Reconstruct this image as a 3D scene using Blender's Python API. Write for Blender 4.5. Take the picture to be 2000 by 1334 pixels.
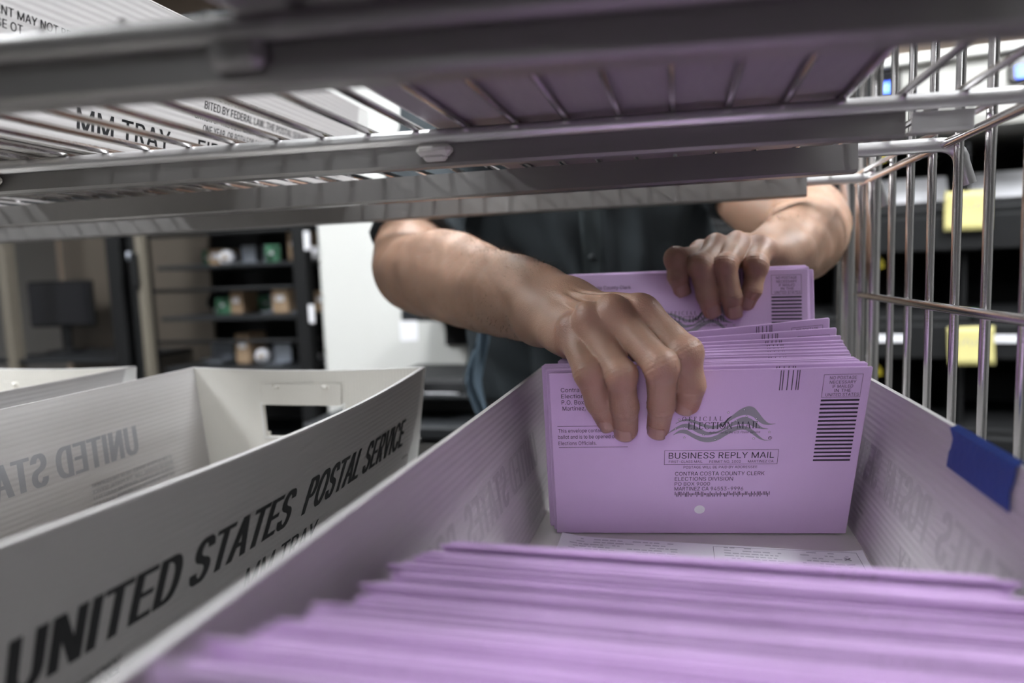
import bpy, math, random
import numpy as np
from mathutils import Vector, Matrix, Euler

# ---------------------------------------------------------------- scene, camera, world, light
for o in list(bpy.data.objects):
    bpy.data.objects.remove(o, do_unlink=True)
SC = bpy.context.scene
COL = SC.collection
CZ = 1.05                      # camera height above the floor; builders below work in metres from the camera
R = math.radians

def cam_basis(yaw, pitch, roll):
    cy, sy, cp, sp = math.cos(yaw), math.sin(yaw), math.cos(pitch), math.sin(pitch)
    f = Vector((-sy*cp, cy*cp, -sp)); r = Vector((cy, sy, 0)); u = r.cross(f)
    c, s = math.cos(roll), math.sin(roll)
    return c*r + s*u, -s*r + c*u, f

cr, cu, cf = cam_basis(0.2451, 0.0997, -0.0355)
cd = bpy.data.cameras.new('camera'); cam = bpy.data.objects.new('camera', cd); COL.objects.link(cam)
cam.matrix_world = Matrix(((cr.x, cu.x, -cf.x, 0), (cr.y, cu.y, -cf.y, 0), (cr.z, cu.z, -cf.z, CZ), (0, 0, 0, 1)))
cd.sensor_width = 36.0; cd.lens = 1333/2000*36; cd.clip_start = 0.01; cd.clip_end = 50
cd.dof.use_dof = True; cd.dof.focus_distance = 0.535; cd.dof.aperture_fstop = 3.2
SC.camera = cam

w = bpy.data.worlds.new('world'); SC.world = w; w.use_nodes = True
w.node_tree.nodes['Background'].inputs[0].default_value = (0.75, 0.82, 1, 1)
w.node_tree.nodes['Background'].inputs[1].default_value = 0.0
SC.view_settings.view_transform = 'Standard'; SC.view_settings.look = 'None'
SC.view_settings.gamma = 1; SC.view_settings.use_curve_mapping = False
SC.view_settings.exposure = 0.95
LIGHT = 1.0

# ---------------------------------------------------------------- materials
MATS = {}
def mat(name, col, rough=0.6, metal=0.0, var=0.06, scale=30.0, bump=0.0, bscale=200.0, emit=None, spec=0.5, sss=0.0, stretch=None, trans=0.0, coat=0.0):
    m = bpy.data.materials.new(name); m.use_nodes = True
    nt = m.node_tree; N = nt.nodes; L = nt.links
    b = N['Principled BSDF']
    b.inputs['Roughness'].default_value = rough; b.inputs['Metallic'].default_value = metal
    b.inputs['Specular IOR Level'].default_value = spec
    if coat: b.inputs['Coat Weight'].default_value = coat
    tc = N.new('ShaderNodeTexCoord'); mp = N.new('ShaderNodeMapping'); L.new(tc.outputs['Object'], mp.inputs['Vector'])
    if stretch: mp.inputs['Scale'].default_value = stretch
    nz = N.new('ShaderNodeTexNoise'); nz.inputs['Scale'].default_value = scale; nz.inputs['Detail'].default_value = 5
    L.new(mp.outputs['Vector'], nz.inputs['Vector'])
    mx = N.new('ShaderNodeMix'); mx.data_type = 'RGBA'
    mx.inputs['A'].default_value = (*[max(0, c*(1-var)) for c in col], 1); mx.inputs['B'].default_value = (*[min(1, c*(1+var)) for c in col], 1)
    L.new(nz.outputs['Fac'], mx.inputs['Factor']); L.new(mx.outputs['Result'], b.inputs['Base Color'])
    if bump:
        n2 = N.new('ShaderNodeTexNoise'); n2.inputs['Scale'].default_value = bscale; n2.inputs['Detail'].default_value = 4
        L.new(mp.outputs['Vector'], n2.inputs['Vector'])
        bp = N.new('ShaderNodeBump'); bp.inputs['Strength'].default_value = bump; bp.inputs['Distance'].default_value = 0.002
        L.new(n2.outputs['Fac'], bp.inputs['Height']); L.new(bp.outputs['Normal'], b.inputs['Normal'])
    if sss:
        b.inputs['Subsurface Weight'].default_value = sss; b.inputs['Subsurface Radius'].default_value = (1.0, 0.35, 0.2); b.inputs['Subsurface Scale'].default_value = 0.006
    if emit:
        b.inputs['Emission Color'].default_value = (*emit[0], 1); b.inputs['Emission Strength'].default_value = emit[1]
    MATS[name] = m
    return m

def fluted(name, col, axis, pitch, strength=0.2, var=0.07):
    """corrugated plastic: fine parallel flutes as relief along one local axis"""
    m = mat(name, col, rough=0.38, var=var, scale=9.0, spec=0.45)
    nt = m.node_tree; N = nt.nodes; L = nt.links
    b = N['Principled BSDF']; tc = [n for n in N if n.type == 'TEX_COORD'][0]
    wv = N.new('ShaderNodeTexWave'); wv.wave_type = 'BANDS'; wv.bands_direction = axis; wv.wave_profile = 'SIN'
    wv.inputs['Scale'].default_value = 2*math.pi/(20*pitch)
    wv.inputs['Distortion'].default_value = 0.15
    L.new(tc.outputs['Object'], wv.inputs['Vector'])
    nz = N.new('ShaderNodeTexNoise'); nz.inputs['Scale'].default_value = 25; L.new(tc.outputs['Object'], nz.inputs['Vector'])
    ad = N.new('ShaderNodeMath'); ad.operation = 'MULTIPLY_ADD'; ad.inputs[1].default_value = 0.6
    L.new(nz.outputs['Fac'], ad.inputs[0]); L.new(wv.outputs['Fac'], ad.inputs[2])
    bp = N.new('ShaderNodeBump'); bp.inputs['Strength'].default_value = strength; bp.inputs['Distance'].default_value = 0.0012
    L.new(ad.outputs[0], bp.inputs['Height']); L.new(bp.outputs['Normal'], b.inputs['Normal'])
    return m

mat('lilac_paper', (0.635, 0.455, 0.70), 0.75, var=0.035, scale=14, bump=0.06, bscale=900)
mat('lilac_inside', (0.50, 0.335, 0.62), 0.8, var=0.04)
mat('white_paper', (0.80, 0.79, 0.82), 0.75, var=0.03)
mat('faint_ink', (0.52, 0.51, 0.55), 0.75, var=0.05)
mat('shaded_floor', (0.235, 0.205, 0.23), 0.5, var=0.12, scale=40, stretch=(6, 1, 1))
mat('ink', (0.028, 0.02, 0.032), 0.7, var=0.1, scale=300)
mat('ink_grey', (0.27, 0.26, 0.29), 0.75, var=0.05)
mat('tray_ink', (0.012, 0.012, 0.014), 0.5, var=0.2, scale=120)
mat('show_through', (0.34, 0.34, 0.365), 0.55, var=0.12, scale=60)
mat('show_through_faint', (0.46, 0.445, 0.445), 0.55, var=0.12, scale=60)
fluted('plastic_side', (0.55, 0.53, 0.525), 'Z', 0.0048)
fluted('plastic_end', (0.76, 0.735, 0.68), 'X', 0.0038, 0.22)
mat('plastic_floor', (0.62, 0.60, 0.57), 0.45, var=0.05, bump=0.1, bscale=60)
mat('plastic_edge', (0.82, 0.81, 0.79), 0.4, var=0.05, scale=200)
mat('chrome', (0.62, 0.60, 0.60), 0.17, metal=1.0, var=0.04, scale=60, bump=0.04, bscale=400)
mat('shelf_metal', (0.215, 0.205, 0.20), 0.38, metal=0.55, var=0.06, scale=20, bump=0.06, bscale=300, stretch=(0.2, 1, 1))
mat('rod_metal', (0.55, 0.54, 0.54), 0.33, metal=0.85, var=0.04, scale=40)
mat('clip_plastic', (0.55, 0.54, 0.50), 0.35, var=0.05)
mat('blue_tape', (0.012, 0.05, 0.26), 0.55, var=0.12, scale=60, bump=0.25, bscale=250)
mat('nail', (0.34, 0.19, 0.15), 0.32, var=0.05, coat=0.3)
mat('shirt_cloth', (0.036, 0.043, 0.048), 0.9, var=0.25, scale=500, bump=0.35, bscale=900, spec=0.2)
mat('shirt_trim', (0.028, 0.037, 0.041), 0.9, var=0.2, scale=500)
mat('button', (0.02, 0.026, 0.03), 0.6)
mat('denim', (0.15, 0.205, 0.26), 0.9, var=0.3, scale=220, bump=0.4, bscale=500, spec=0.2)
mat('trouser_cloth', (0.012, 0.013, 0.016), 0.9, var=0.2, scale=200, bump=0.3, bscale=500)
mat('black_paint', (0.0075, 0.0075, 0.008), 0.6, var=0.2, spec=0.22)
mat('black_rubber', (0.02, 0.02, 0.02), 0.8)
mat('charcoal_metal', (0.018, 0.019, 0.021), 0.5, metal=0.2, var=0.2, spec=0.3)
mat('steel_tray', (0.30, 0.32, 0.36), 0.4, metal=0.7, var=0.1)
mat('beige_paint', (0.33, 0.32, 0.295), 0.5, var=0.04)
mat('cream_paint', (0.78, 0.77, 0.73), 0.45, var=0.03)
mat('tan_post', (0.125, 0.108, 0.084), 0.6, var=0.08)
mat('brown_panel', (0.075, 0.06, 0.046), 0.6, var=0.15, scale=5)
mat('tan_wall', (0.36, 0.28, 0.22), 0.8, var=0.05, scale=3)
mat('white_wall', (0.56, 0.555, 0.53), 0.75, var=0.03, scale=6, bump=0.1, bscale=120)
mat('grey_wall', (0.20, 0.195, 0.19), 0.8, var=0.04, scale=4)
mat('ceiling_tile', (0.72, 0.72, 0.70), 0.9, var=0.05, scale=80)
mat('floor_tile', (0.10, 0.098, 0.095), 0.45, var=0.12, scale=12)
mat('yellow_note', (0.55, 0.49, 0.20), 0.7, var=0.05)
mat('yellow_label', (0.36, 0.29, 0.01), 0.5, var=0.05)
mat('green_part', (0.05, 0.16, 0.09), 0.5, var=0.2)
mat('screen_dark', (0.008, 0.008, 0.01), 0.2, var=0.1)
mat('screen_blue', (0.02, 0.06, 0.6), 0.3, emit=((0.03, 0.13, 1.0), 1.6))
mat('screen_text', (0.3, 0.4, 0.8), 0.3, emit=((0.25, 0.40, 1.0), 1.7))
for k_, e_ in (('', 14.0), ('_dim', 8.0), ('_bright', 30.0)): mat('light_diffuser'+k_, (0.9, 0.9, 0.9), 0.5, emit=((0.93, 0.97, 1.0), e_*LIGHT))
mat('hair_brown', (0.03, 0.018, 0.01), 0.5, var=0.3, scale=150)
mat('arm_hair', (0.05, 0.03, 0.02), 0.5)
mat('shoe_leather', (0.02, 0.015, 0.012), 0.4)
mat('cardboard', (0.35, 0.24, 0.15), 0.8, var=0.08)

def skin_material():
    m = bpy.data.materials.new('skin'); m.use_nodes = True
    nt = m.node_tree; N = nt.nodes; L = nt.links; b = N['Principled BSDF']
    b.inputs['Roughness'].default_value = 0.47; b.inputs['Specular IOR Level'].default_value = 0.42
    b.inputs['Subsurface Weight'].default_value = 0.22; b.inputs['Subsurface Radius'].default_value = (1, 0.3, 0.15); b.inputs['Subsurface Scale'].default_value = 0.005
    tc = N.new('ShaderNodeTexCoord')
    nz = N.new('ShaderNodeTexNoise'); nz.inputs['Scale'].default_value = 28; nz.inputs['Detail'].default_value = 6; L.new(tc.outputs['Object'], nz.inputs['Vector'])
    n2 = N.new('ShaderNodeTexNoise'); n2.inputs['Scale'].default_value = 260; n2.inputs['Detail'].default_value = 3; L.new(tc.outputs['Object'], n2.inputs['Vector'])
    mx = N.new('ShaderNodeMix'); mx.data_type = 'RGBA'; mx.inputs['A'].default_value = (0.25, 0.143, 0.097, 1); mx.inputs['B'].default_value = (0.41, 0.255, 0.18, 1)
    L.new(nz.outputs['Fac'], mx.inputs['Factor'])
    at = N.new('ShaderNodeAttribute'); at.attribute_name = 'flush'
    mr = N.new('ShaderNodeMix'); mr.data_type = 'RGBA'; mr.inputs['B'].default_value = (0.30, 0.115, 0.09, 1)
    L.new(at.outputs['Fac'], mr.inputs['Factor']); L.new(mx.outputs['Result'], mr.inputs['A']); L.new(mr.outputs['Result'], b.inputs['Base Color'])
    vo = N.new('ShaderNodeTexVoronoi'); vo.inputs['Scale'].default_value = 900; L.new(tc.outputs['Object'], vo.inputs['Vector'])
    ad = N.new('ShaderNodeMath'); ad.operation = 'MULTIPLY_ADD'; ad.inputs[1].default_value = 0.9
    L.new(vo.outputs['Distance'], ad.inputs[0]); L.new(n2.outputs['Fac'], ad.inputs[2])
    bp = N.new('ShaderNodeBump'); bp.inputs['Strength'].default_value = 0.32; bp.inputs['Distance'].default_value = 0.0006
    L.new(ad.outputs[0], bp.inputs['Height']); L.new(bp.outputs['Normal'], b.inputs['Normal'])
    MATS['skin'] = m
skin_material()

# ---------------------------------------------------------------- mesh helpers
class MB:
    """collects vertices and faces of one part"""
    def __init__(s): s.v = []; s.f = []
    def add(s, v, f):
        k = len(s.v); s.v += [tuple(p) for p in v]; s.f += [tuple(i+k for i in q) for q in f]; return s
    def box(s, c, d, rot=None, bev=0.0):
        x, y, z = d[0]/2, d[1]/2, d[2]/2
        b = min(bev, 0.45*min(x, y, z)*2) if bev else 0
        if not b:
            v = [(i, j, k) for i in (-x, x) for j in (-y, y) for k in (-z, z)]
            f = [(0, 1, 3, 2), (4, 6, 7, 5), (0, 4, 5, 1), (2, 3, 7, 6), (0, 2, 6, 4), (1, 5, 7, 3)]
        else:                                             # chamfered box
            v = []; idx = {}
            for sx in (-1, 1):
                for sy in (-1, 1):
                    for sz in (-1, 1):
                        for a in range(3):
                            p = [sx*x, sy*y, sz*z]
                            for q in range(3):
                                if q != a: p[q] -= (sx, sy, sz)[q]*b
                            idx[sx, sy, sz, a] = len(v); v.append(tuple(p))
            f = []
            for a in range(3):
                o1, o2 = [q for q in range(3) if q != a]
                for s_ in (-1, 1):
                    q = []
                    for t1, t2 in ((-1, -1), (1, -1), (1, 1), (-1, 1)):
                        k = [0, 0, 0]; k[a] = s_; k[o1] = t1; k[o2] = t2; q.append(idx[k[0], k[1], k[2], a])
                    f.append(tuple(q))
                for t1 in (-1, 1):
                    for t2 in (-1, 1):
                        e = []
                        for s_ in (-1, 1):
                            k = [0, 0, 0]; k[a] = s_; k[o1] = t1; k[o2] = t2
                            e.append((idx[(*k, o1)], idx[(*k, o2)]))
                        f.append((e[0][0], e[0][1], e[1][1], e[1][0]))
            for sx in (-1, 1):
                for sy in (-1, 1):
                    for sz in (-1, 1): f.append(tuple(idx[sx, sy, sz, a] for a in range(3)))
        M = rot if rot is not None else Matrix.Identity(3)
        return s.add([tuple(M @ Vector(p) + Vector(c)) for p in v], f)
    def tube(s, pts, r, n=10, caps=True):
        pts = [Vector(p) for p in pts]; rs = r if isinstance(r, (list, tuple)) else [r]*len(pts)
        rings = []; prev = None
        for i, p in enumerate(pts):
            t = (pts[min(i+1, len(pts)-1)] - pts[max(i-1, 0)]).normalized()
            if prev is None:
                a = Vector((0, 0, 1)) if abs(t.z) < 0.9 else Vector((1, 0, 0)); prev = a.cross(t).normalized()
            prev = (prev - t*prev.dot(t)).normalized(); q = t.cross(prev)
            rings.append([p + rs[i]*(math.cos(2*math.pi*k/n)*prev + math.sin(2*math.pi*k/n)*q) for k in range(n)])
        v = [x for rg in rings for x in rg]; f = []
        for i in range(len(rings)-1):
            for k in range(n): f.append((i*n+k, i*n+(k+1) % n, (i+1)*n+(k+1) % n, (i+1)*n+k))
        if caps: f += [tuple(range(n-1, -1, -1)), tuple((len(rings)-1)*n+k for k in range(n))]
        return s.add(v, f)
    def lathe(s, prof, c=(0, 0, 0), n=16):
        v = []; f = []
        for r, z in prof:
            for k in range(n): v.append((c[0]+r*math.cos(2*math.pi*k/n), c[1]+r*math.sin(2*math.pi*k/n), c[2]+z))
        for i in range(len(prof)-1):
            for k in range(n): f.append((i*n+k, i*n+(k+1) % n, (i+1)*n+(k+1) % n, (i+1)*n+k))
        f += [tuple(range(n-1, -1, -1)), tuple((len(prof)-1)*n+k for k in range(n))]
        return s.add(v, f)
    def slab(s, fn, us, vs, th, skip=()):
        """sheet of thickness th over fn(u, v); outward side is the normal du x dv; skip = cells left out (holes)"""
        nu, nv = len(us), len(vs); P = {}; e = 1e-4
        for i, u in enumerate(us):
            for j, v in enumerate(vs):
                p = Vector(fn(u, v)); n = (Vector(fn(u+e, v)) - Vector(fn(u-e, v))).cross(Vector(fn(u, v+e)) - Vector(fn(u, v-e))).normalized()
                P[i, j] = (p, p - n*th)
        V = []; key = {}
        for (i, j), (a, b) in P.items(): key[i, j, 0] = len(V); V.append(a); key[i, j, 1] = len(V); V.append(b)
        F = []; cells = {(i, j) for i in range(nu-1) for j in range(nv-1)} - set(skip)
        for i, j in cells:
            F.append((key[i, j, 0], key[i+1, j, 0], key[i+1, j+1, 0], key[i, j+1, 0]))
            F.append((key[i, j, 1], key[i, j+1, 1], key[i+1, j+1, 1], key[i+1, j, 1]))
            for (di, dj, a, b) in ((0, -1, (i, j), (i+1, j)), (0, 1, (i+1, j+1), (i, j+1)), (-1, 0, (i, j+1), (i, j)), (1, 0, (i+1, j), (i+1, j+1))):
                if (i+di, j+dj) not in cells:
                    F.append((key[(*b, 0)], key[(*a, 0)], key[(*a, 1)], key[(*b, 1)]))
        return s.add(V, F)

def mesh(name, mb, smooth=False):
    me = bpy.data.meshes.new(name); me.from_pydata(mb.v, [], mb.f); me.update()
    if smooth: me.polygons.foreach_set('use_smooth', [True]*len(me.polygons))
    return me
def link(name, data, material=None, parent=None, loc=None, rot=None):
    o = bpy.data.objects.new(name, data); COL.objects.link(o)
    if material is not None and not data.materials: data.materials.append(MATS[material])
    if parent is not None: o.parent = parent
    if loc is not None: o.location = loc
    if rot is not None: o.rotation_euler = rot
    return o
def part(name, mb, material, parent, smooth=False, rel=None):
    """a mesh under its thing; rel = camera-space position of the thing's base when mb is in camera space"""
    if rel is not None: mb.v = [(p[0]-rel[0], p[1]-rel[1], p[2]-rel[2]) for p in mb.v]
    o = link(name, mesh(name, mb, smooth), material, parent)
    if smooth == 'auto': pass
    return o
def smooth_by_angle(o, a=35):
    me = o.data
    me.polygons.foreach_set('use_smooth', [True]*len(me.polygons))
    me.set_sharp_from_angle(angle=R(a))
def tag(o, label, cat, group=None):
    o['label'] = label; o['category'] = cat
    if group: o['group'] = group
    return o
def thing(name, label, cat, loc, rot=(0, 0, 0), group=None):
    o = bpy.data.objects.new(name, None); COL.objects.link(o); o.empty_display_size = 0.05
    o.location = (loc[0], loc[1], loc[2]+CZ); o.rotation_euler = rot
    return tag(o, label, cat, group)
def copy_tree(root, label=None, loc=None, rot=None, group=None):
    r = root.copy(); COL.objects.link(r)
    if loc is not None: r.location = (loc[0], loc[1], loc[2]+CZ)
    if rot is not None: r.rotation_euler = rot
    if label: r['label'] = label
    if group: r['group'] = group
    for ch in root.children:
        c = ch.copy(); COL.objects.link(c); c.parent = r
        for g in ch.children:
            d = g.copy(); COL.objects.link(d); d.parent = c
    return r
def struct(name, mb, material, rel=(0, 0, 0)):
    o = link(name, mesh(name, mb), material, loc=(rel[0], rel[1], rel[2]+CZ)); o['kind'] = 'structure'; return o

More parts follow.
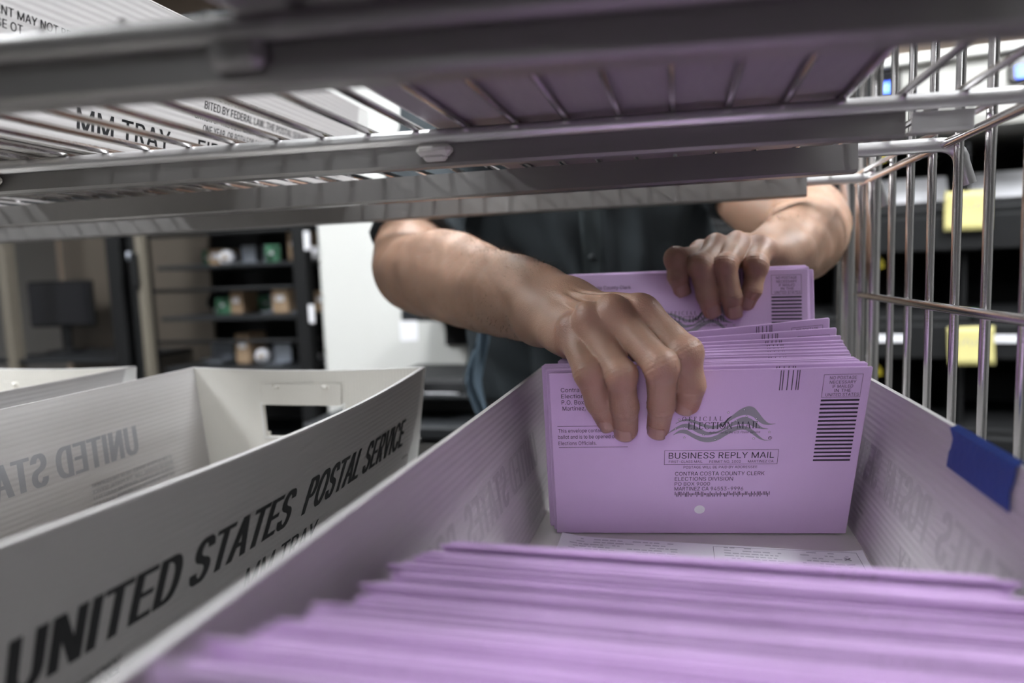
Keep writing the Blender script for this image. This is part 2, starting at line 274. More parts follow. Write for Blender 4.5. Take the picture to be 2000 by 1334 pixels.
# lettering -> flat polygons; outline table: character | advance | points | faces (cap height = 200)
GLYPHS = {}
for _l in """,|74|15,-47 27,28 54,28 33,-47|0,1,2 0,2,3
-|178|132,96 132,74 45,74 45,96|2,3,0 2,0,1
.|74|37,-2 31,0 25,3 21,9 19,16 21,23 25,29 31,33 37,34 44,33 50,29 54,23 55,16 54,9 50,3 44,0|7,8,9 6,7,9 6,9,10 5,6,10 5,10,11 4,5,11 4,11,12 3,4,12 3,12,13 2,3,13 2,13,14 1,2,14 1,14,15 0,1,15
0|178|89,-3 68,0 51,9 37,24 27,45 21,70 19,100 21,130 27,155 37,176 51,190 69,200 89,203 110,200 127,190 141,176 151,155 157,130 159,100 157,70 151,45 141,24 127,9 110,0 89,19 103,22 114,29 123,41 130,57 134,76 135,100 134,124 130,143 123,159 114,171 103,178 89,181 75,178 64,171 55,159 48,143 44,124 43,100 44,76 48,57 55,41 64,29 75,22|11,12,13 10,11,13 10,13,14 9,10,14 9,14,36 36,14,15 9,36,37 35,36,15 9,37,38 34,35,15 8,9,38 34,15,16 8,38,39 33,34,16 8,39,40 32,33,16 7,8,40 32,16,17 7,40,41 31,32,17 6,7,41 31,17,18 6,41,42 30,31,18 5,6,42 5,42,43 29,30,18 29,18,19 5,43,44 28,29,19 4,5,44 28,19,20 4,44,45 27,28,20 3,4,45 27,20,21 3,45,46 26,27,21 3,46,47 25,26,21 2,3,47 25,21,22 2,47,24 24,25,22 2,24,22 1,2,22 1,22,23 1,23,0
1|178|30,0 30,21 154,21 154,0 108,200 108,0 83,0 83,176 82,176 34,141 34,168 78,200|0,1,2 0,2,3 10,11,4 10,4,8 8,4,7 7,4,5 10,8,9 6,7,5
2|178|25,0 25,19 92,90 103,101 111,111 117,120 122,128 125,137 126,146 125,156 121,165 115,171 107,177 98,180 88,181 77,179 68,176 60,170 55,163 51,153 50,142 26,142 28,159 34,174 44,186 56,195 71,201 88,203 105,201 120,195 133,186 142,175 148,162 150,146 149,135 146,125 140,114 132,102 120,87 105,71 60,24 60,22 153,22 153,0|26,27,28 26,28,29 25,26,29 25,29,30 24,25,30 24,30,31 23,24,15 15,24,14 14,24,13 13,24,31 12,13,31 23,15,16 11,12,31 23,16,17 11,31,32 22,23,17 10,11,32 22,17,18 9,10,32 22,18,19 9,32,33 21,22,19 8,9,33 21,19,20 8,33,34 7,8,34 6,7,34 6,34,35 5,6,35 5,35,36 4,5,36 4,36,37 3,4,37 3,37,38 2,3,38 1,2,38 1,38,39 1,39,40 1,40,41 1,41,42 1,42,43 0,1,43
3|178|86,-3 68,-1 52,4 38,12 28,23 20,36 17,52 43,52 45,42 50,34 56,28 65,23 75,21 86,20 98,21 108,24 117,29 124,37 128,46 129,57 128,67 124,77 118,85 108,92 95,96 79,97 62,97 62,118 113,176 113,178 27,178 27,200 146,200 146,181 83,109 83,114 104,113 121,108 135,100 146,87 152,73 154,57 152,40 146,26 135,14 121,5 105,-1|30,31,32 30,32,33 30,33,29 29,33,28 28,33,34 27,28,35 35,28,34 26,27,35 26,35,36 26,36,37 26,37,38 26,38,25 25,38,24 24,38,39 23,24,39 22,23,39 22,39,40 21,22,40 20,21,40 20,40,41 19,20,41 18,19,41 18,41,42 5,6,7 5,7,8 17,18,42 5,8,9 17,42,43 16,17,43 4,5,9 4,9,10 15,16,43 4,10,11 15,43,44 14,15,44 4,11,12 3,4,12 13,14,44 3,12,13 3,13,44 3,44,45 2,3,45 2,45,46 1,2,46 1,46,0
4|178|16,41 16,62 97,200 122,200 43,65 43,64 162,64 162,41 111,0 111,48 111,57 111,125 135,125 135,0|1,2,3 1,3,4 1,4,5 1,5,6 1,6,7 0,1,7 10,11,12 10,12,13 9,10,13 8,9,13
5|178|87,-3 70,-1 55,4 42,13 33,24 26,37 23,51 48,51 50,43 54,35 60,29 68,24 77,21 87,20 98,21 109,25 117,32 123,41 128,52 129,64 127,76 123,87 117,96 108,103 98,107 86,109 76,108 66,106 57,102 50,97 26,99 38,200 144,200 144,178 59,178 53,119 54,119 61,124 70,128 80,130 90,131 103,130 116,126 126,120 136,112 143,102 149,91 153,78 154,64 152,46 145,30 135,16 121,6 105,-1|30,31,34 34,31,32 34,32,33 30,34,35 39,40,41 38,39,41 38,41,42 37,38,42 37,42,43 36,37,43 36,43,44 30,35,36 30,36,26 26,36,25 25,36,44 25,44,45 24,25,45 30,26,27 23,24,45 30,27,28 22,23,45 22,45,46 30,28,29 21,22,46 21,46,47 20,21,47 20,47,48 19,20,48 19,48,49 18,19,49 17,18,49 5,6,7 5,7,8 17,49,50 5,8,9 16,17,50 4,5,9 4,9,10 15,16,50 15,50,51 4,10,11 14,15,51 4,11,12 3,4,12 13,14,51 3,12,13 3,13,51 3,51,52 2,3,52 2,52,53 1,2,53 1,53,0
6|178|89,-3 71,-1 56,6 43,16 33,29 27,45 25,64 27,78 31,94 40,112 54,134 99,200 127,200 59,103 57,103 60,108 65,113 70,117 77,121 84,123 92,123 109,122 124,116 136,107 145,94 151,79 153,62 151,44 145,29 135,16 122,6 106,-1 89,19 100,20 110,25 117,31 124,40 127,50 129,62 127,74 124,84 117,92 110,99 100,103 89,104 78,103 68,99 60,93 54,84 50,74 49,62 50,50 54,40 60,31 68,25 78,20|10,11,12 10,12,16 16,12,13 9,10,16 19,20,21 18,19,21 18,21,22 17,18,22 16,17,22 16,22,23 9,16,15 13,16,44 44,16,23 8,9,15 8,15,14 44,23,43 43,23,24 13,44,45 13,45,46 42,43,24 8,14,13 8,13,46 8,46,47 41,42,24 41,24,25 7,8,47 7,47,48 40,41,25 7,48,49 39,40,25 39,25,26 6,7,49 6,49,50 38,39,26 5,6,50 5,50,51 37,38,26 37,26,27 5,51,52 36,37,27 4,5,52 36,27,28 4,52,53 35,36,28 4,53,54 34,35,28 3,4,54 34,28,29 3,54,55 33,34,29 3,55,32 32,33,29 3,32,29 2,3,29 2,29,30 1,2,30 1,30,31 0,1,31
7|178|38,0 127,176 127,178 24,178 24,200 154,200 154,176 65,0|3,4,5 3,5,2 2,5,6 1,2,6 1,6,7 0,1,7
8|178|89,-3 70,-1 53,4 40,13 29,24 23,38 20,53 22,65 26,77 32,87 40,95 49,101 60,104 60,105 47,111 36,121 30,134 28,150 30,164 36,177 45,188 57,196 72,201 89,203 106,201 120,196 133,188 142,177 148,164 150,150 148,134 141,121 131,111 118,105 118,104 129,101 138,95 146,87 152,77 156,65 158,53 155,38 149,24 138,13 125,4 108,-1 89,19 101,20 112,24 121,29 127,36 131,45 132,54 131,65 127,74 120,82 111,88 101,91 89,92 77,91 67,88 58,82 51,74 47,65 45,54 47,45 51,36 57,29 66,24 76,20 89,114 99,115 108,118 115,123 121,130 124,138 126,148 124,157 121,165 115,172 108,177 99,180 89,181 79,180 70,177 62,172 57,165 53,157 52,148 53,138 57,130 62,123 70,118 79,115|22,23,24 21,22,24 21,24,25 20,21,25 20,25,26 19,20,26 19,26,82 82,26,27 19,82,83 81,82,27 19,83,84 80,81,27 18,19,84 80,27,28 18,84,85 79,80,28 18,85,86 78,79,28 18,86,87 77,78,28 17,18,87 77,28,29 17,87,88 76,77,29 16,17,88 76,29,30 16,88,89 75,76,30 16,89,90 74,75,30 74,30,31 15,16,90 15,90,91 73,74,31 15,91,92 72,73,31 72,31,32 14,15,92 14,92,93 71,72,32 14,93,70 70,71,32 14,70,32 14,32,33 13,14,33 12,13,33 12,33,34 11,12,34 11,34,35 10,11,35 10,35,36 9,10,58 58,10,36 58,36,37 9,58,59 57,58,37 9,59,60 56,57,37 9,60,61 55,56,37 8,9,61 55,37,38 8,61,62 54,55,38 7,8,62 54,38,39 7,62,63 53,54,39 6,7,63 53,39,40 6,63,64 52,53,40 6,64,65 51,52,40 5,6,65 51,40,41 5,65,66 50,51,41 4,5,66 50,41,42 4,66,67 49,50,42 4,67,68 48,49,42 3,4,68 48,42,43 3,68,69 47,48,43 3,69,46 46,47,43 3,46,43 2,3,43 2,43,44 1,2,44 1,44,45 0,1,45
9|178|89,203 106,201 122,194 135,184 145,171 151,155 153,136 151,122 147,106 138,88 124,66 79,0 51,0 119,97 121,97 118,92 113,87 107,83 101,79 94,77 86,77 69,78 54,84 42,93 33,106 27,121 25,138 27,156 33,172 43,184 56,194 71,201 89,181 78,180 68,175 60,169 54,160 51,150 49,138 51,126 54,116 60,108 68,101 78,97 89,96 100,97 110,101 118,107 124,116 127,126 129,138 127,150 124,160 118,169 110,175 100,180|31,0,1 30,31,1 30,1,2 29,30,2 29,2,3 28,29,33 33,29,32 32,29,3 32,3,55 55,3,4 28,33,34 54,55,4 28,34,35 53,54,4 27,28,35 53,4,5 27,35,36 52,53,5 27,36,37 51,52,5 26,27,37 51,5,6 26,37,38 50,51,6 25,26,38 25,38,39 49,50,6 49,6,7 25,39,40 48,49,7 48,7,8 24,25,40 24,40,41 47,48,8 24,41,42 46,47,8 46,8,14 14,8,9 23,24,42 23,42,43 45,46,13 13,46,14 45,13,17 17,13,12 15,14,9 23,43,44 44,45,17 23,44,17 22,23,17 16,15,9 16,9,10 17,16,10 21,22,17 21,17,18 12,17,10 21,18,19 20,21,19 12,10,11
A|189|6,0 79,200 109,200 182,0 155,0 113,119 109,131 104,146 98,165 91,188 96,188 90,165 84,146 79,131 75,119 33,0 43,56 43,78 145,78 145,56|0,1,9 9,1,2 9,2,10 10,2,3 0,9,11 11,9,8 11,10,8 8,10,3 7,8,3 0,11,12 6,7,3 0,12,13 5,6,3 0,13,14 0,14,15 4,5,3 16,17,18 16,18,19
B|179|24,0 24,200 95,200 114,198 129,193 141,185 150,174 155,161 157,147 155,135 152,126 147,118 140,112 132,108 124,105 124,103 133,101 143,97 151,89 158,80 163,68 164,54 163,39 157,26 148,15 135,7 118,2 97,0 49,22 96,22 116,25 130,31 137,41 140,54 138,63 135,72 128,80 120,86 110,89 98,91 49,91 49,112 94,112 104,113 113,116 121,122 127,128 131,137 132,146 130,159 123,169 111,175 94,178 49,178|0,1,53 53,1,2 53,2,3 53,3,4 53,4,5 53,5,52 52,5,6 0,53,41 51,52,6 50,51,6 50,6,7 49,50,7 49,7,8 48,49,8 48,8,9 47,48,9 46,47,9 46,9,10 45,46,10 45,10,11 44,45,11 44,11,12 43,44,12 42,43,12 42,12,13 0,41,40 40,41,42 40,42,13 40,13,14 40,14,15 40,15,16 40,16,17 40,17,39 39,17,18 0,40,28 38,39,18 37,38,18 37,18,19 36,37,19 36,19,20 35,36,20 34,35,20 34,20,21 33,34,21 32,33,21 32,21,22 31,32,22 31,22,23 30,31,23 30,23,24 29,30,24 0,28,29 0,29,24 0,24,25 0,25,26 0,26,27
C|201|105,-3 81,0 59,10 41,25 27,45 19,70 16,100 19,129 27,155 41,175 59,190 81,200 105,203 120,202 134,198 147,193 158,185 168,176 176,164 182,152 186,137 161,137 158,147 153,155 147,162 140,168 133,173 124,177 115,179 105,179 88,177 72,170 59,159 49,143 43,123 41,100 43,76 49,57 59,41 72,30 88,23 105,21 115,21 124,24 133,27 140,32 147,38 153,45 158,53 161,63 186,63 182,49 176,36 168,24 158,15 147,7 134,2 120,-2|11,12,13 11,13,14 10,11,14 10,14,15 10,15,16 9,10,16 9,16,29 29,16,17 9,29,30 28,29,17 27,28,17 9,30,31 26,27,17 26,17,18 8,9,31 25,26,18 8,31,32 24,25,18 24,18,19 23,24,19 8,32,33 22,23,19 7,8,33 22,19,20 21,22,20 7,33,34 6,7,34 6,34,35 5,6,35 5,35,36 5,36,37 4,5,37 48,49,50 48,50,51 4,37,38 47,48,51 47,51,52 3,4,38 46,47,52 3,38,39 45,46,52 45,52,53 44,45,53 3,39,40 43,44,53 2,3,40 43,53,54 42,43,54 2,40,41 41,42,54 2,41,54 2,54,55 1,2,55 1,55,56 1,56,57 0,1,57
D|197|86,0 38,0 38,22 84,22 107,25 125,32 139,43 149,59 155,78 157,100 155,123 149,142 139,157 126,168 108,175 87,178 37,178 37,200 89,200 116,197 139,188 157,174 170,154 179,129 181,100 179,71 170,47 157,27 138,12 114,3 49,200 49,0 24,0 24,200|16,17,18 16,18,19 16,19,20 16,20,15 15,20,21 14,15,21 13,14,21 13,21,22 12,13,22 11,12,22 11,22,23 10,11,23 10,23,24 9,10,24 8,9,24 8,24,25 7,8,25 7,25,26 6,7,26 6,26,27 5,6,27 4,5,27 4,27,28 3,4,28 1,2,3 1,3,28 1,28,29 1,29,0 32,33,30 32,30,31
E|165|24,0 24,200 146,200 146,178 49,178 49,112 140,112 140,90 49,90 49,22 148,22 148,0|0,1,4 4,1,2 4,2,3 0,4,5 0,5,8 8,5,6 8,6,7 0,8,9 0,9,10 0,10,11
F|161|24,0 24,200 145,200 145,178 49,178 49,109 136,109 136,87 49,87 49,0|0,1,4 4,1,2 4,2,3 0,4,5 0,5,8 8,5,6 8,6,7 0,8,9
G|205|106,-3 81,0 59,10 41,25 27,45 19,71 16,100 19,129 27,155 41,175 59,190 80,200 104,203 119,202 134,198 147,192 159,184 168,175 177,164 183,151 186,137 160,137 157,146 152,155 147,162 140,168 132,173 124,176 115,178 104,179 87,177 72,170 59,159 49,143 43,123 41,100 43,76 49,57 59,41 72,30 88,23 106,21 122,23 136,28 147,37 156,48 161,63 163,80 171,78 111,78 111,101 188,101 188,79 185,56 177,36 165,19 148,7 128,0|11,12,13 11,13,14 10,11,14 10,14,15 10,15,16 9,10,16 9,16,29 29,16,17 9,29,30 28,29,17 27,28,17 9,30,31 26,27,17 8,9,31 26,17,18 25,26,18 8,31,32 24,25,18 24,18,19 23,24,19 8,32,33 7,8,33 22,23,19 22,19,20 21,22,20 7,33,34 6,7,34 6,34,35 49,50,51 49,51,47 47,51,52 5,6,35 5,35,36 49,47,46 48,47,52 48,52,53 46,49,48 46,48,53 5,36,37 4,5,37 45,46,53 4,37,38 45,53,54 44,45,54 3,4,38 3,38,39 43,44,54 43,54,55 3,39,40 42,43,55 2,3,40 2,40,41 41,42,55 2,41,55 2,55,56 1,2,56 1,56,57 0,1,57
H|203|24,0 24,200 49,200 49,114 154,114 154,200 180,200 180,0 154,0 154,91 49,91 49,0|0,1,2 0,2,3 4,5,6 4,6,7 0,3,10 10,3,4 10,4,9 9,4,7 0,10,11 8,9,7
I|73|24,0 49,0 49,200 24,200|0,1,2,3
J|156|73,-3 49,1 30,13 17,32 13,57 13,68 38,68 38,57 41,41 48,29 59,22 73,20 87,22 97,29 104,41 107,57 107,200 132,200 132,57 128,32 116,13 97,1|15,16,17 15,17,18 4,5,6 4,6,7 3,4,7 3,7,8 14,15,18 14,18,19 3,8,9 13,14,19 2,3,9 13,19,20 2,9,10 12,13,20 11,12,20 2,10,11 2,11,20 1,2,20 1,20,21 0,1,21
K|183|41,57 41,85 48,94 55,103 62,111 69,119 76,127 83,135 143,200 176,200 91,108 90,109 24,0 24,200 49,200 49,131 49,88 49,76 49,0 146,0 74,102 90,122 176,0|7,8,9 7,9,10 6,7,10 5,6,10 4,5,11 11,5,10 3,4,11 3,11,0 2,3,0 1,2,0 12,13,14 12,14,15 12,15,16 12,16,17 12,17,18 20,21,22 19,20,22
L|154|24,0 24,200 49,200 49,22 142,22 142,0|0,1,2 0,2,3 0,3,4 0,4,5
M|247|24,0 49,0 49,200 24,200 198,0 223,0 223,200 198,200 24,200 50,200 134,22 113,0 197,200 223,200 134,0 113,22|0,1,2,3 4,5,6,7 8,9,10,11 12,13,14,15
N|206|24,0 24,200 54,200 135,72 138,66 143,59 147,51 152,42 158,32 163,22 159,21 158,32 158,43 157,53 157,62 157,70 157,77 157,200 182,200 182,0 152,0 79,114 75,122 70,130 64,139 58,150 51,162 42,178 47,178 47,164 48,151 49,139 49,129 49,121 49,114 49,0|0,1,27 27,1,2 27,2,28 28,2,3 16,17,18 16,18,19 29,28,26 26,28,3 0,27,29 29,27,26 0,29,30 25,26,3 0,30,31 24,25,3 23,24,3 0,31,32 22,23,3 0,32,33 21,22,3 0,33,34 0,34,35 20,21,3 15,16,19 20,3,4 14,15,19 20,4,5 13,14,19 20,5,6 12,13,19 20,6,7 11,12,19 20,7,8 20,8,10 10,8,9 10,11,19 20,10,19
O|210|105,-3 81,0 59,10 41,25 27,45 19,70 16,100 19,129 27,155 41,175 59,190 81,200 105,203 129,200 151,190 169,175 182,155 191,129 194,100 191,70 182,45 169,25 151,10 129,0 105,21 122,23 137,30 150,41 161,57 167,76 169,100 167,124 161,143 150,159 137,170 122,177 105,179 88,177 72,170 59,159 49,143 43,124 41,100 43,76 49,57 59,41 72,30 88,23|11,12,13 10,11,13 10,13,14 9,10,14 9,14,36 36,14,15 9,36,37 35,36,15 34,35,15 9,37,38 8,9,38 34,15,16 33,34,16 8,38,39 32,33,16 8,39,40 7,8,40 32,16,17 31,32,17 7,40,41 6,7,41 31,17,18 30,31,18 6,41,42 5,6,42 5,42,43 29,30,18 29,18,19 5,43,44 28,29,19 4,5,44 28,19,20 4,44,45 27,28,20 3,4,45 27,20,21 3,45,46 26,27,21 3,46,47 25,26,21 25,21,22 2,3,47 2,47,24 24,25,22 2,24,22 1,2,22 1,22,23 1,23,0
P|175|24,0 49,0 49,200 24,200 49,178 102,178 102,200 49,200 49,82 102,82 102,104 49,104 102,82 120,85 112,106 102,104 120,85 136,93 122,111 112,106 136,93 149,106 129,120 122,111 149,106 158,123 134,130 129,120 158,123 161,141 136,141 134,130 161,141 158,159 134,152 136,141 158,159 149,176 129,162 134,152 149,176 136,189 122,171 129,162 136,189 120,197 112,176 122,171 120,197 102,200 102,178 112,176|0,1,2,3 4,5,6,7 8,9,10,11 12,13,14,15 16,17,18,19 20,21,22,23 24,25,26,27 28,29,30,31 32,33,34,35 36,37,38,39 40,41,42,43 44,45,46,47 48,49,50,51
Q|210|96,63 123,63 145,33 151,26 184,-19 158,-19 136,10 130,18 105,-3 81,0 59,10 41,25 27,45 19,70 16,100 19,129 27,155 41,175 59,190 81,200 105,203 129,200 151,190 169,175 182,155 191,129 194,100 191,70 182,45 169,25 151,10 129,0 105,21 122,23 137,30 150,41 161,57 167,76 169,100 167,124 161,143 150,159 137,170 122,177 105,179 88,177 72,170 59,159 49,143 43,124 41,100 43,76 49,57 59,41 72,30 88,23|7,0,1 7,1,2 7,2,3 7,3,4 6,7,4 5,6,4 19,20,21 18,19,21 18,21,22 17,18,22 17,22,44 44,22,23 17,44,45 43,44,23 42,43,23 17,45,46 16,17,46 42,23,24 41,42,24 16,46,47 40,41,24 16,47,48 15,16,48 40,24,25 39,40,25 15,48,49 14,15,49 39,25,26 38,39,26 14,49,50 13,14,50 13,50,51 37,38,26 37,26,27 13,51,52 36,37,27 12,13,52 36,27,28 12,52,53 35,36,28 11,12,53 35,28,29 11,53,54 34,35,29 11,54,55 33,34,29 33,29,30 10,11,55 10,55,32 32,33,30 10,32,30 9,10,30 9,30,31 9,31,8
R|177|24,0 49,0 49,200 24,200 49,178 103,178 103,200 49,200 49,88 103,88 103,110 49,110 103,88 121,91 113,112 103,110 121,91 136,99 122,117 113,112 136,99 149,111 128,124 122,117 149,111 157,127 133,134 128,124 157,127 159,144 134,144 133,134 159,144 157,161 133,154 134,144 157,161 149,177 128,164 133,154 149,177 136,189 122,171 128,164 136,189 121,197 113,176 122,171 121,197 103,200 103,178 113,176 87,92 115,92 163,0 133,0|0,1,2,3 4,5,6,7 8,9,10,11 12,13,14,15 16,17,18,19 20,21,22,23 24,25,26,27 28,29,30,31 32,33,34,35 36,37,38,39 40,41,42,43 44,45,46,47 48,49,50,51 52,53,54,55
S|176|88,-3 68,-2 50,4 36,12 25,24 18,38 15,54 41,54 43,43 49,34 56,28 65,23 76,20 88,19 101,20 112,24 122,29 130,36 134,45 136,55 135,63 131,70 124,76 116,80 107,84 96,87 72,94 50,102 34,114 24,128 20,146 23,162 29,176 40,187 54,196 71,201 89,203 108,201 124,196 138,187 148,176 155,163 158,149 133,149 128,162 119,172 105,178 88,180 76,179 66,176 57,171 51,164 47,157 45,148 47,138 51,131 58,125 67,121 75,118 83,115 104,110 113,107 122,104 132,99 141,93 149,86 155,78 159,67 161,54 158,39 152,25 141,13 127,4 109,-2|35,36,37 34,35,37 34,37,38 33,34,38 33,38,39 33,39,40 32,33,47 47,33,40 32,47,48 46,47,40 32,48,49 45,46,40 45,40,41 31,32,49 31,49,50 44,45,41 31,50,51 31,51,52 44,41,42 30,31,52 43,44,42 30,52,53 30,53,54 29,30,54 29,54,55 29,55,56 28,29,56 28,56,57 28,57,58 28,58,59 28,59,60 27,28,60 27,60,61 27,61,62 27,62,63 26,27,63 26,63,64 25,26,64 25,64,65 24,25,65 24,65,66 23,24,66 22,23,66 22,66,67 21,22,67 20,21,67 20,67,68 19,20,68 18,19,68 18,68,69 5,6,7 5,7,8 17,18,69 5,8,9 17,69,70 4,5,9 16,17,70 4,9,10 15,16,70 4,10,11 15,70,71 14,15,71 3,4,11 3,11,12 13,14,71 3,12,13 3,13,71 3,71,72 2,3,72 2,72,73 1,2,73 1,73,0
T|176|12,178 12,200 164,200 164,178 101,178 101,0 76,0 76,178|0,1,2 0,2,3 7,0,3 6,7,4 4,7,3 6,4,5
U|203|102,-3 80,-1 61,6 45,17 33,31 26,49 24,68 24,200 49,200 49,70 50,56 55,44 63,34 74,27 87,22 102,20 117,22 130,27 140,34 148,44 153,56 154,70 154,200 180,200 180,68 177,49 170,31 158,17 143,6 124,-1|6,7,8 6,8,9 21,22,23 21,23,24 6,9,10 20,21,24 5,6,10 20,24,25 5,10,11 19,20,25 19,25,26 4,5,11 4,11,12 18,19,26 4,12,13 17,18,26 3,4,13 17,26,27 3,13,14 16,17,27 3,14,15 15,16,27 3,15,27 2,3,27 2,27,28 1,2,28 1,28,29 0,1,29
V|189|80,0 6,200 33,200 76,81 80,69 85,54 91,35 97,12 92,12 99,35 105,54 110,69 114,81 155,200 182,200 109,0|0,1,2 0,2,3 12,13,14 12,14,15 0,3,4 11,12,15 10,11,15 0,4,5 9,10,15 0,5,6 8,9,7 7,9,15 0,6,7 0,7,15
W|270|61,0 6,200 32,200 64,77 67,67 69,57 71,47 73,37 76,26 77,16 74,16 76,26 79,37 81,47 83,57 86,67 88,77 120,200 149,200 181,77 184,67 187,57 189,47 191,37 193,26 195,16 192,16 194,26 196,37 198,47 201,57 203,67 206,77 237,200 263,200 208,0 179,0 145,127 141,140 138,154 135,169 132,187 137,187 135,170 132,155 129,141 125,127 91,0|0,1,2 0,2,3 16,17,41 41,17,18 41,18,42 42,18,19 32,33,34 32,34,35 16,41,43 43,41,40 43,42,40 40,42,19 16,43,44 39,40,19 16,44,45 38,39,19 16,45,46 37,38,19 16,46,47 36,37,19 0,3,4 15,16,47 36,19,20 31,32,35 0,4,5 14,15,47 36,20,21 30,31,35 0,5,6 13,14,47 36,21,22 29,30,35 0,6,7 12,13,47 36,22,23 28,29,35 0,7,8 11,12,47 36,23,24 27,28,35 0,8,10 10,8,9 10,11,47 36,24,26 26,24,25 26,27,35 0,10,47 36,26,35
X|186|7,0 85,112 85,93 12,200 41,200 70,157 76,149 80,142 84,136 88,129 92,123 96,115 91,115 95,122 99,129 103,136 107,142 112,149 117,157 147,200 175,200 102,94 102,113 179,0 150,0 115,51 110,58 106,65 102,71 98,77 95,83 91,91 96,91 92,84 89,77 85,71 81,65 77,59 71,51 36,0|2,3,4 2,4,5 18,19,20 18,20,21 2,5,6 17,18,21 2,6,7 16,17,21 2,7,8 15,16,21 2,8,1 1,8,9 14,15,22 22,15,21 1,9,10 13,14,22 1,10,12 12,10,11 12,13,22 1,12,22 1,22,23 0,1,31 31,1,32 32,1,23 0,31,33 33,31,30 33,32,30 30,32,23 0,33,34 29,30,23 0,34,35 28,29,23 0,35,36 27,28,23 0,36,37 26,27,23 0,37,38 25,26,23 0,38,39 24,25,23
Y|186|80,0 80,82 6,200 36,200 76,135 82,125 87,115 93,104 98,91 88,91 93,104 99,115 104,125 110,135 150,200 179,200 105,82 105,0|1,2,3 1,3,4 13,14,15 13,15,16 1,4,5 12,13,16 11,12,16 1,5,6 10,11,16 1,6,7 9,10,8 8,10,16 1,7,8 1,8,16 0,1,16 0,16,17
Z|172|18,0 154,0 154,22 18,22 18,178 154,178 154,200 18,200 18,22 49,22 154,178 123,178|0,1,2,3 4,5,6,7 8,9,10,11
a|153|63,-3 49,-2 37,2 27,8 19,18 14,29 12,42 13,54 17,63 23,70 30,76 39,80 49,83 60,85 70,86 82,88 92,89 99,90 104,92 107,95 108,100 108,101 107,109 105,117 100,122 94,127 86,129 77,130 67,129 59,127 52,123 46,118 42,113 39,108 16,114 22,127 31,136 41,143 52,148 64,150 76,151 85,151 94,149 103,146 112,142 120,135 127,126 131,114 132,99 132,0 109,0 109,20 107,20 104,15 99,10 93,5 85,0 75,-2 67,18 79,19 90,23 98,29 104,37 107,45 108,54 108,75 106,73 102,72 97,70 91,69 85,68 79,67 73,67 69,66 61,65 53,62 46,59 41,55 37,49 36,41 37,34 40,28 45,24 51,21 58,19|39,40,41 39,41,42 38,39,42 38,42,43 37,38,43 37,43,44 36,37,44 36,44,45 35,36,45 35,45,27 27,45,46 35,27,28 26,27,46 35,28,29 25,26,46 35,29,30 34,35,30 24,25,46 24,46,47 34,30,31 23,24,47 34,31,32 22,23,47 33,34,32 22,47,48 21,22,48 20,21,48 19,20,48 19,48,49 18,19,49 17,18,65 65,18,49 16,17,65 15,16,65 14,15,65 13,14,65 12,13,65 11,12,65 10,11,65 9,10,65 9,65,66 64,65,49 9,66,67 9,67,68 8,9,68 8,68,69 8,69,70 8,70,71 8,71,72 8,72,73 8,73,74 8,74,75 7,8,75 7,75,76 7,76,77 7,77,78 63,64,49 6,7,78 6,78,79 62,63,49 5,6,79 5,79,80 61,62,51 51,62,49 5,80,81 60,61,51 4,5,81 4,81,82 4,82,83 59,60,52 52,60,51 4,83,84 59,52,53 50,51,49 58,59,53 4,84,58 4,58,53 3,4,53 3,53,54 3,54,55 2,3,55 2,55,56 1,2,56 1,56,57 0,1,57
b|167|90,-3 78,-2 68,1 60,7 54,12 50,18 46,23 44,23 44,0 21,0 21,200 45,200 45,126 46,126 50,130 54,136 60,142 67,147 77,150 90,151 108,149 123,142 136,130 145,115 151,96 153,74 151,52 145,33 136,18 123,6 108,-1 87,18 99,20 110,26 118,34 124,46 128,59 129,74 128,89 124,103 118,114 110,122 99,128 87,130 74,128 63,123 55,114 49,103 46,90 44,74 46,59 49,45 55,34 64,26 74,20|9,10,11 9,11,12 18,19,20 17,18,20 17,20,21 16,17,21 16,21,22 15,16,22 14,15,22 14,22,43 43,22,42 42,22,23 13,14,43 13,43,44 13,44,45 41,42,23 9,12,13 9,13,47 47,13,46 46,13,45 40,41,23 40,23,24 39,40,24 9,47,48 38,39,24 38,24,25 9,48,49 37,38,25 9,49,50 36,37,25 36,25,26 35,36,26 9,50,51 35,26,27 34,35,27 9,51,7 7,51,52 33,34,27 7,52,53 33,27,28 32,33,28 7,53,6 6,53,54 9,7,8 5,6,54 31,32,28 5,54,31 5,31,28 4,5,28 4,28,29 3,4,29 2,3,29 2,29,30 1,2,30 1,30,0
c|156|81,-3 62,-1 46,6 32,18 22,33 16,52 13,74 16,96 22,114 32,130 46,141 62,149 81,151 92,150 102,148 112,145 120,140 127,134 134,127 139,118 142,109 119,103 117,109 114,114 111,118 106,122 101,125 95,128 89,129 81,130 68,128 57,122 49,113 43,102 39,88 38,74 39,59 43,46 49,35 57,26 68,20 81,18 89,19 95,20 101,23 106,26 111,30 115,35 118,40 120,46 143,40 139,31 134,22 128,15 120,8 112,3 102,0 92,-2|11,12,13 11,13,14 10,11,14 10,14,15 10,15,16 9,10,16 9,16,17 9,17,29 29,17,18 8,9,30 30,9,29 28,29,18 27,28,18 8,30,31 26,27,18 26,18,19 25,26,19 24,25,19 8,31,32 23,24,19 23,19,20 7,8,32 22,23,20 7,32,33 22,20,21 7,33,34 6,7,34 6,34,35 5,6,35 5,35,36 5,36,37 4,5,37 4,37,38 48,49,50 48,50,51 47,48,51 46,47,51 4,38,39 3,4,39 46,51,52 45,46,52 44,45,52 3,39,40 43,44,52 43,52,53 42,43,53 3,40,41 41,42,53 3,41,53 2,3,53 2,53,54 2,54,55 1,2,55 1,55,56 1,56,57 0,1,57
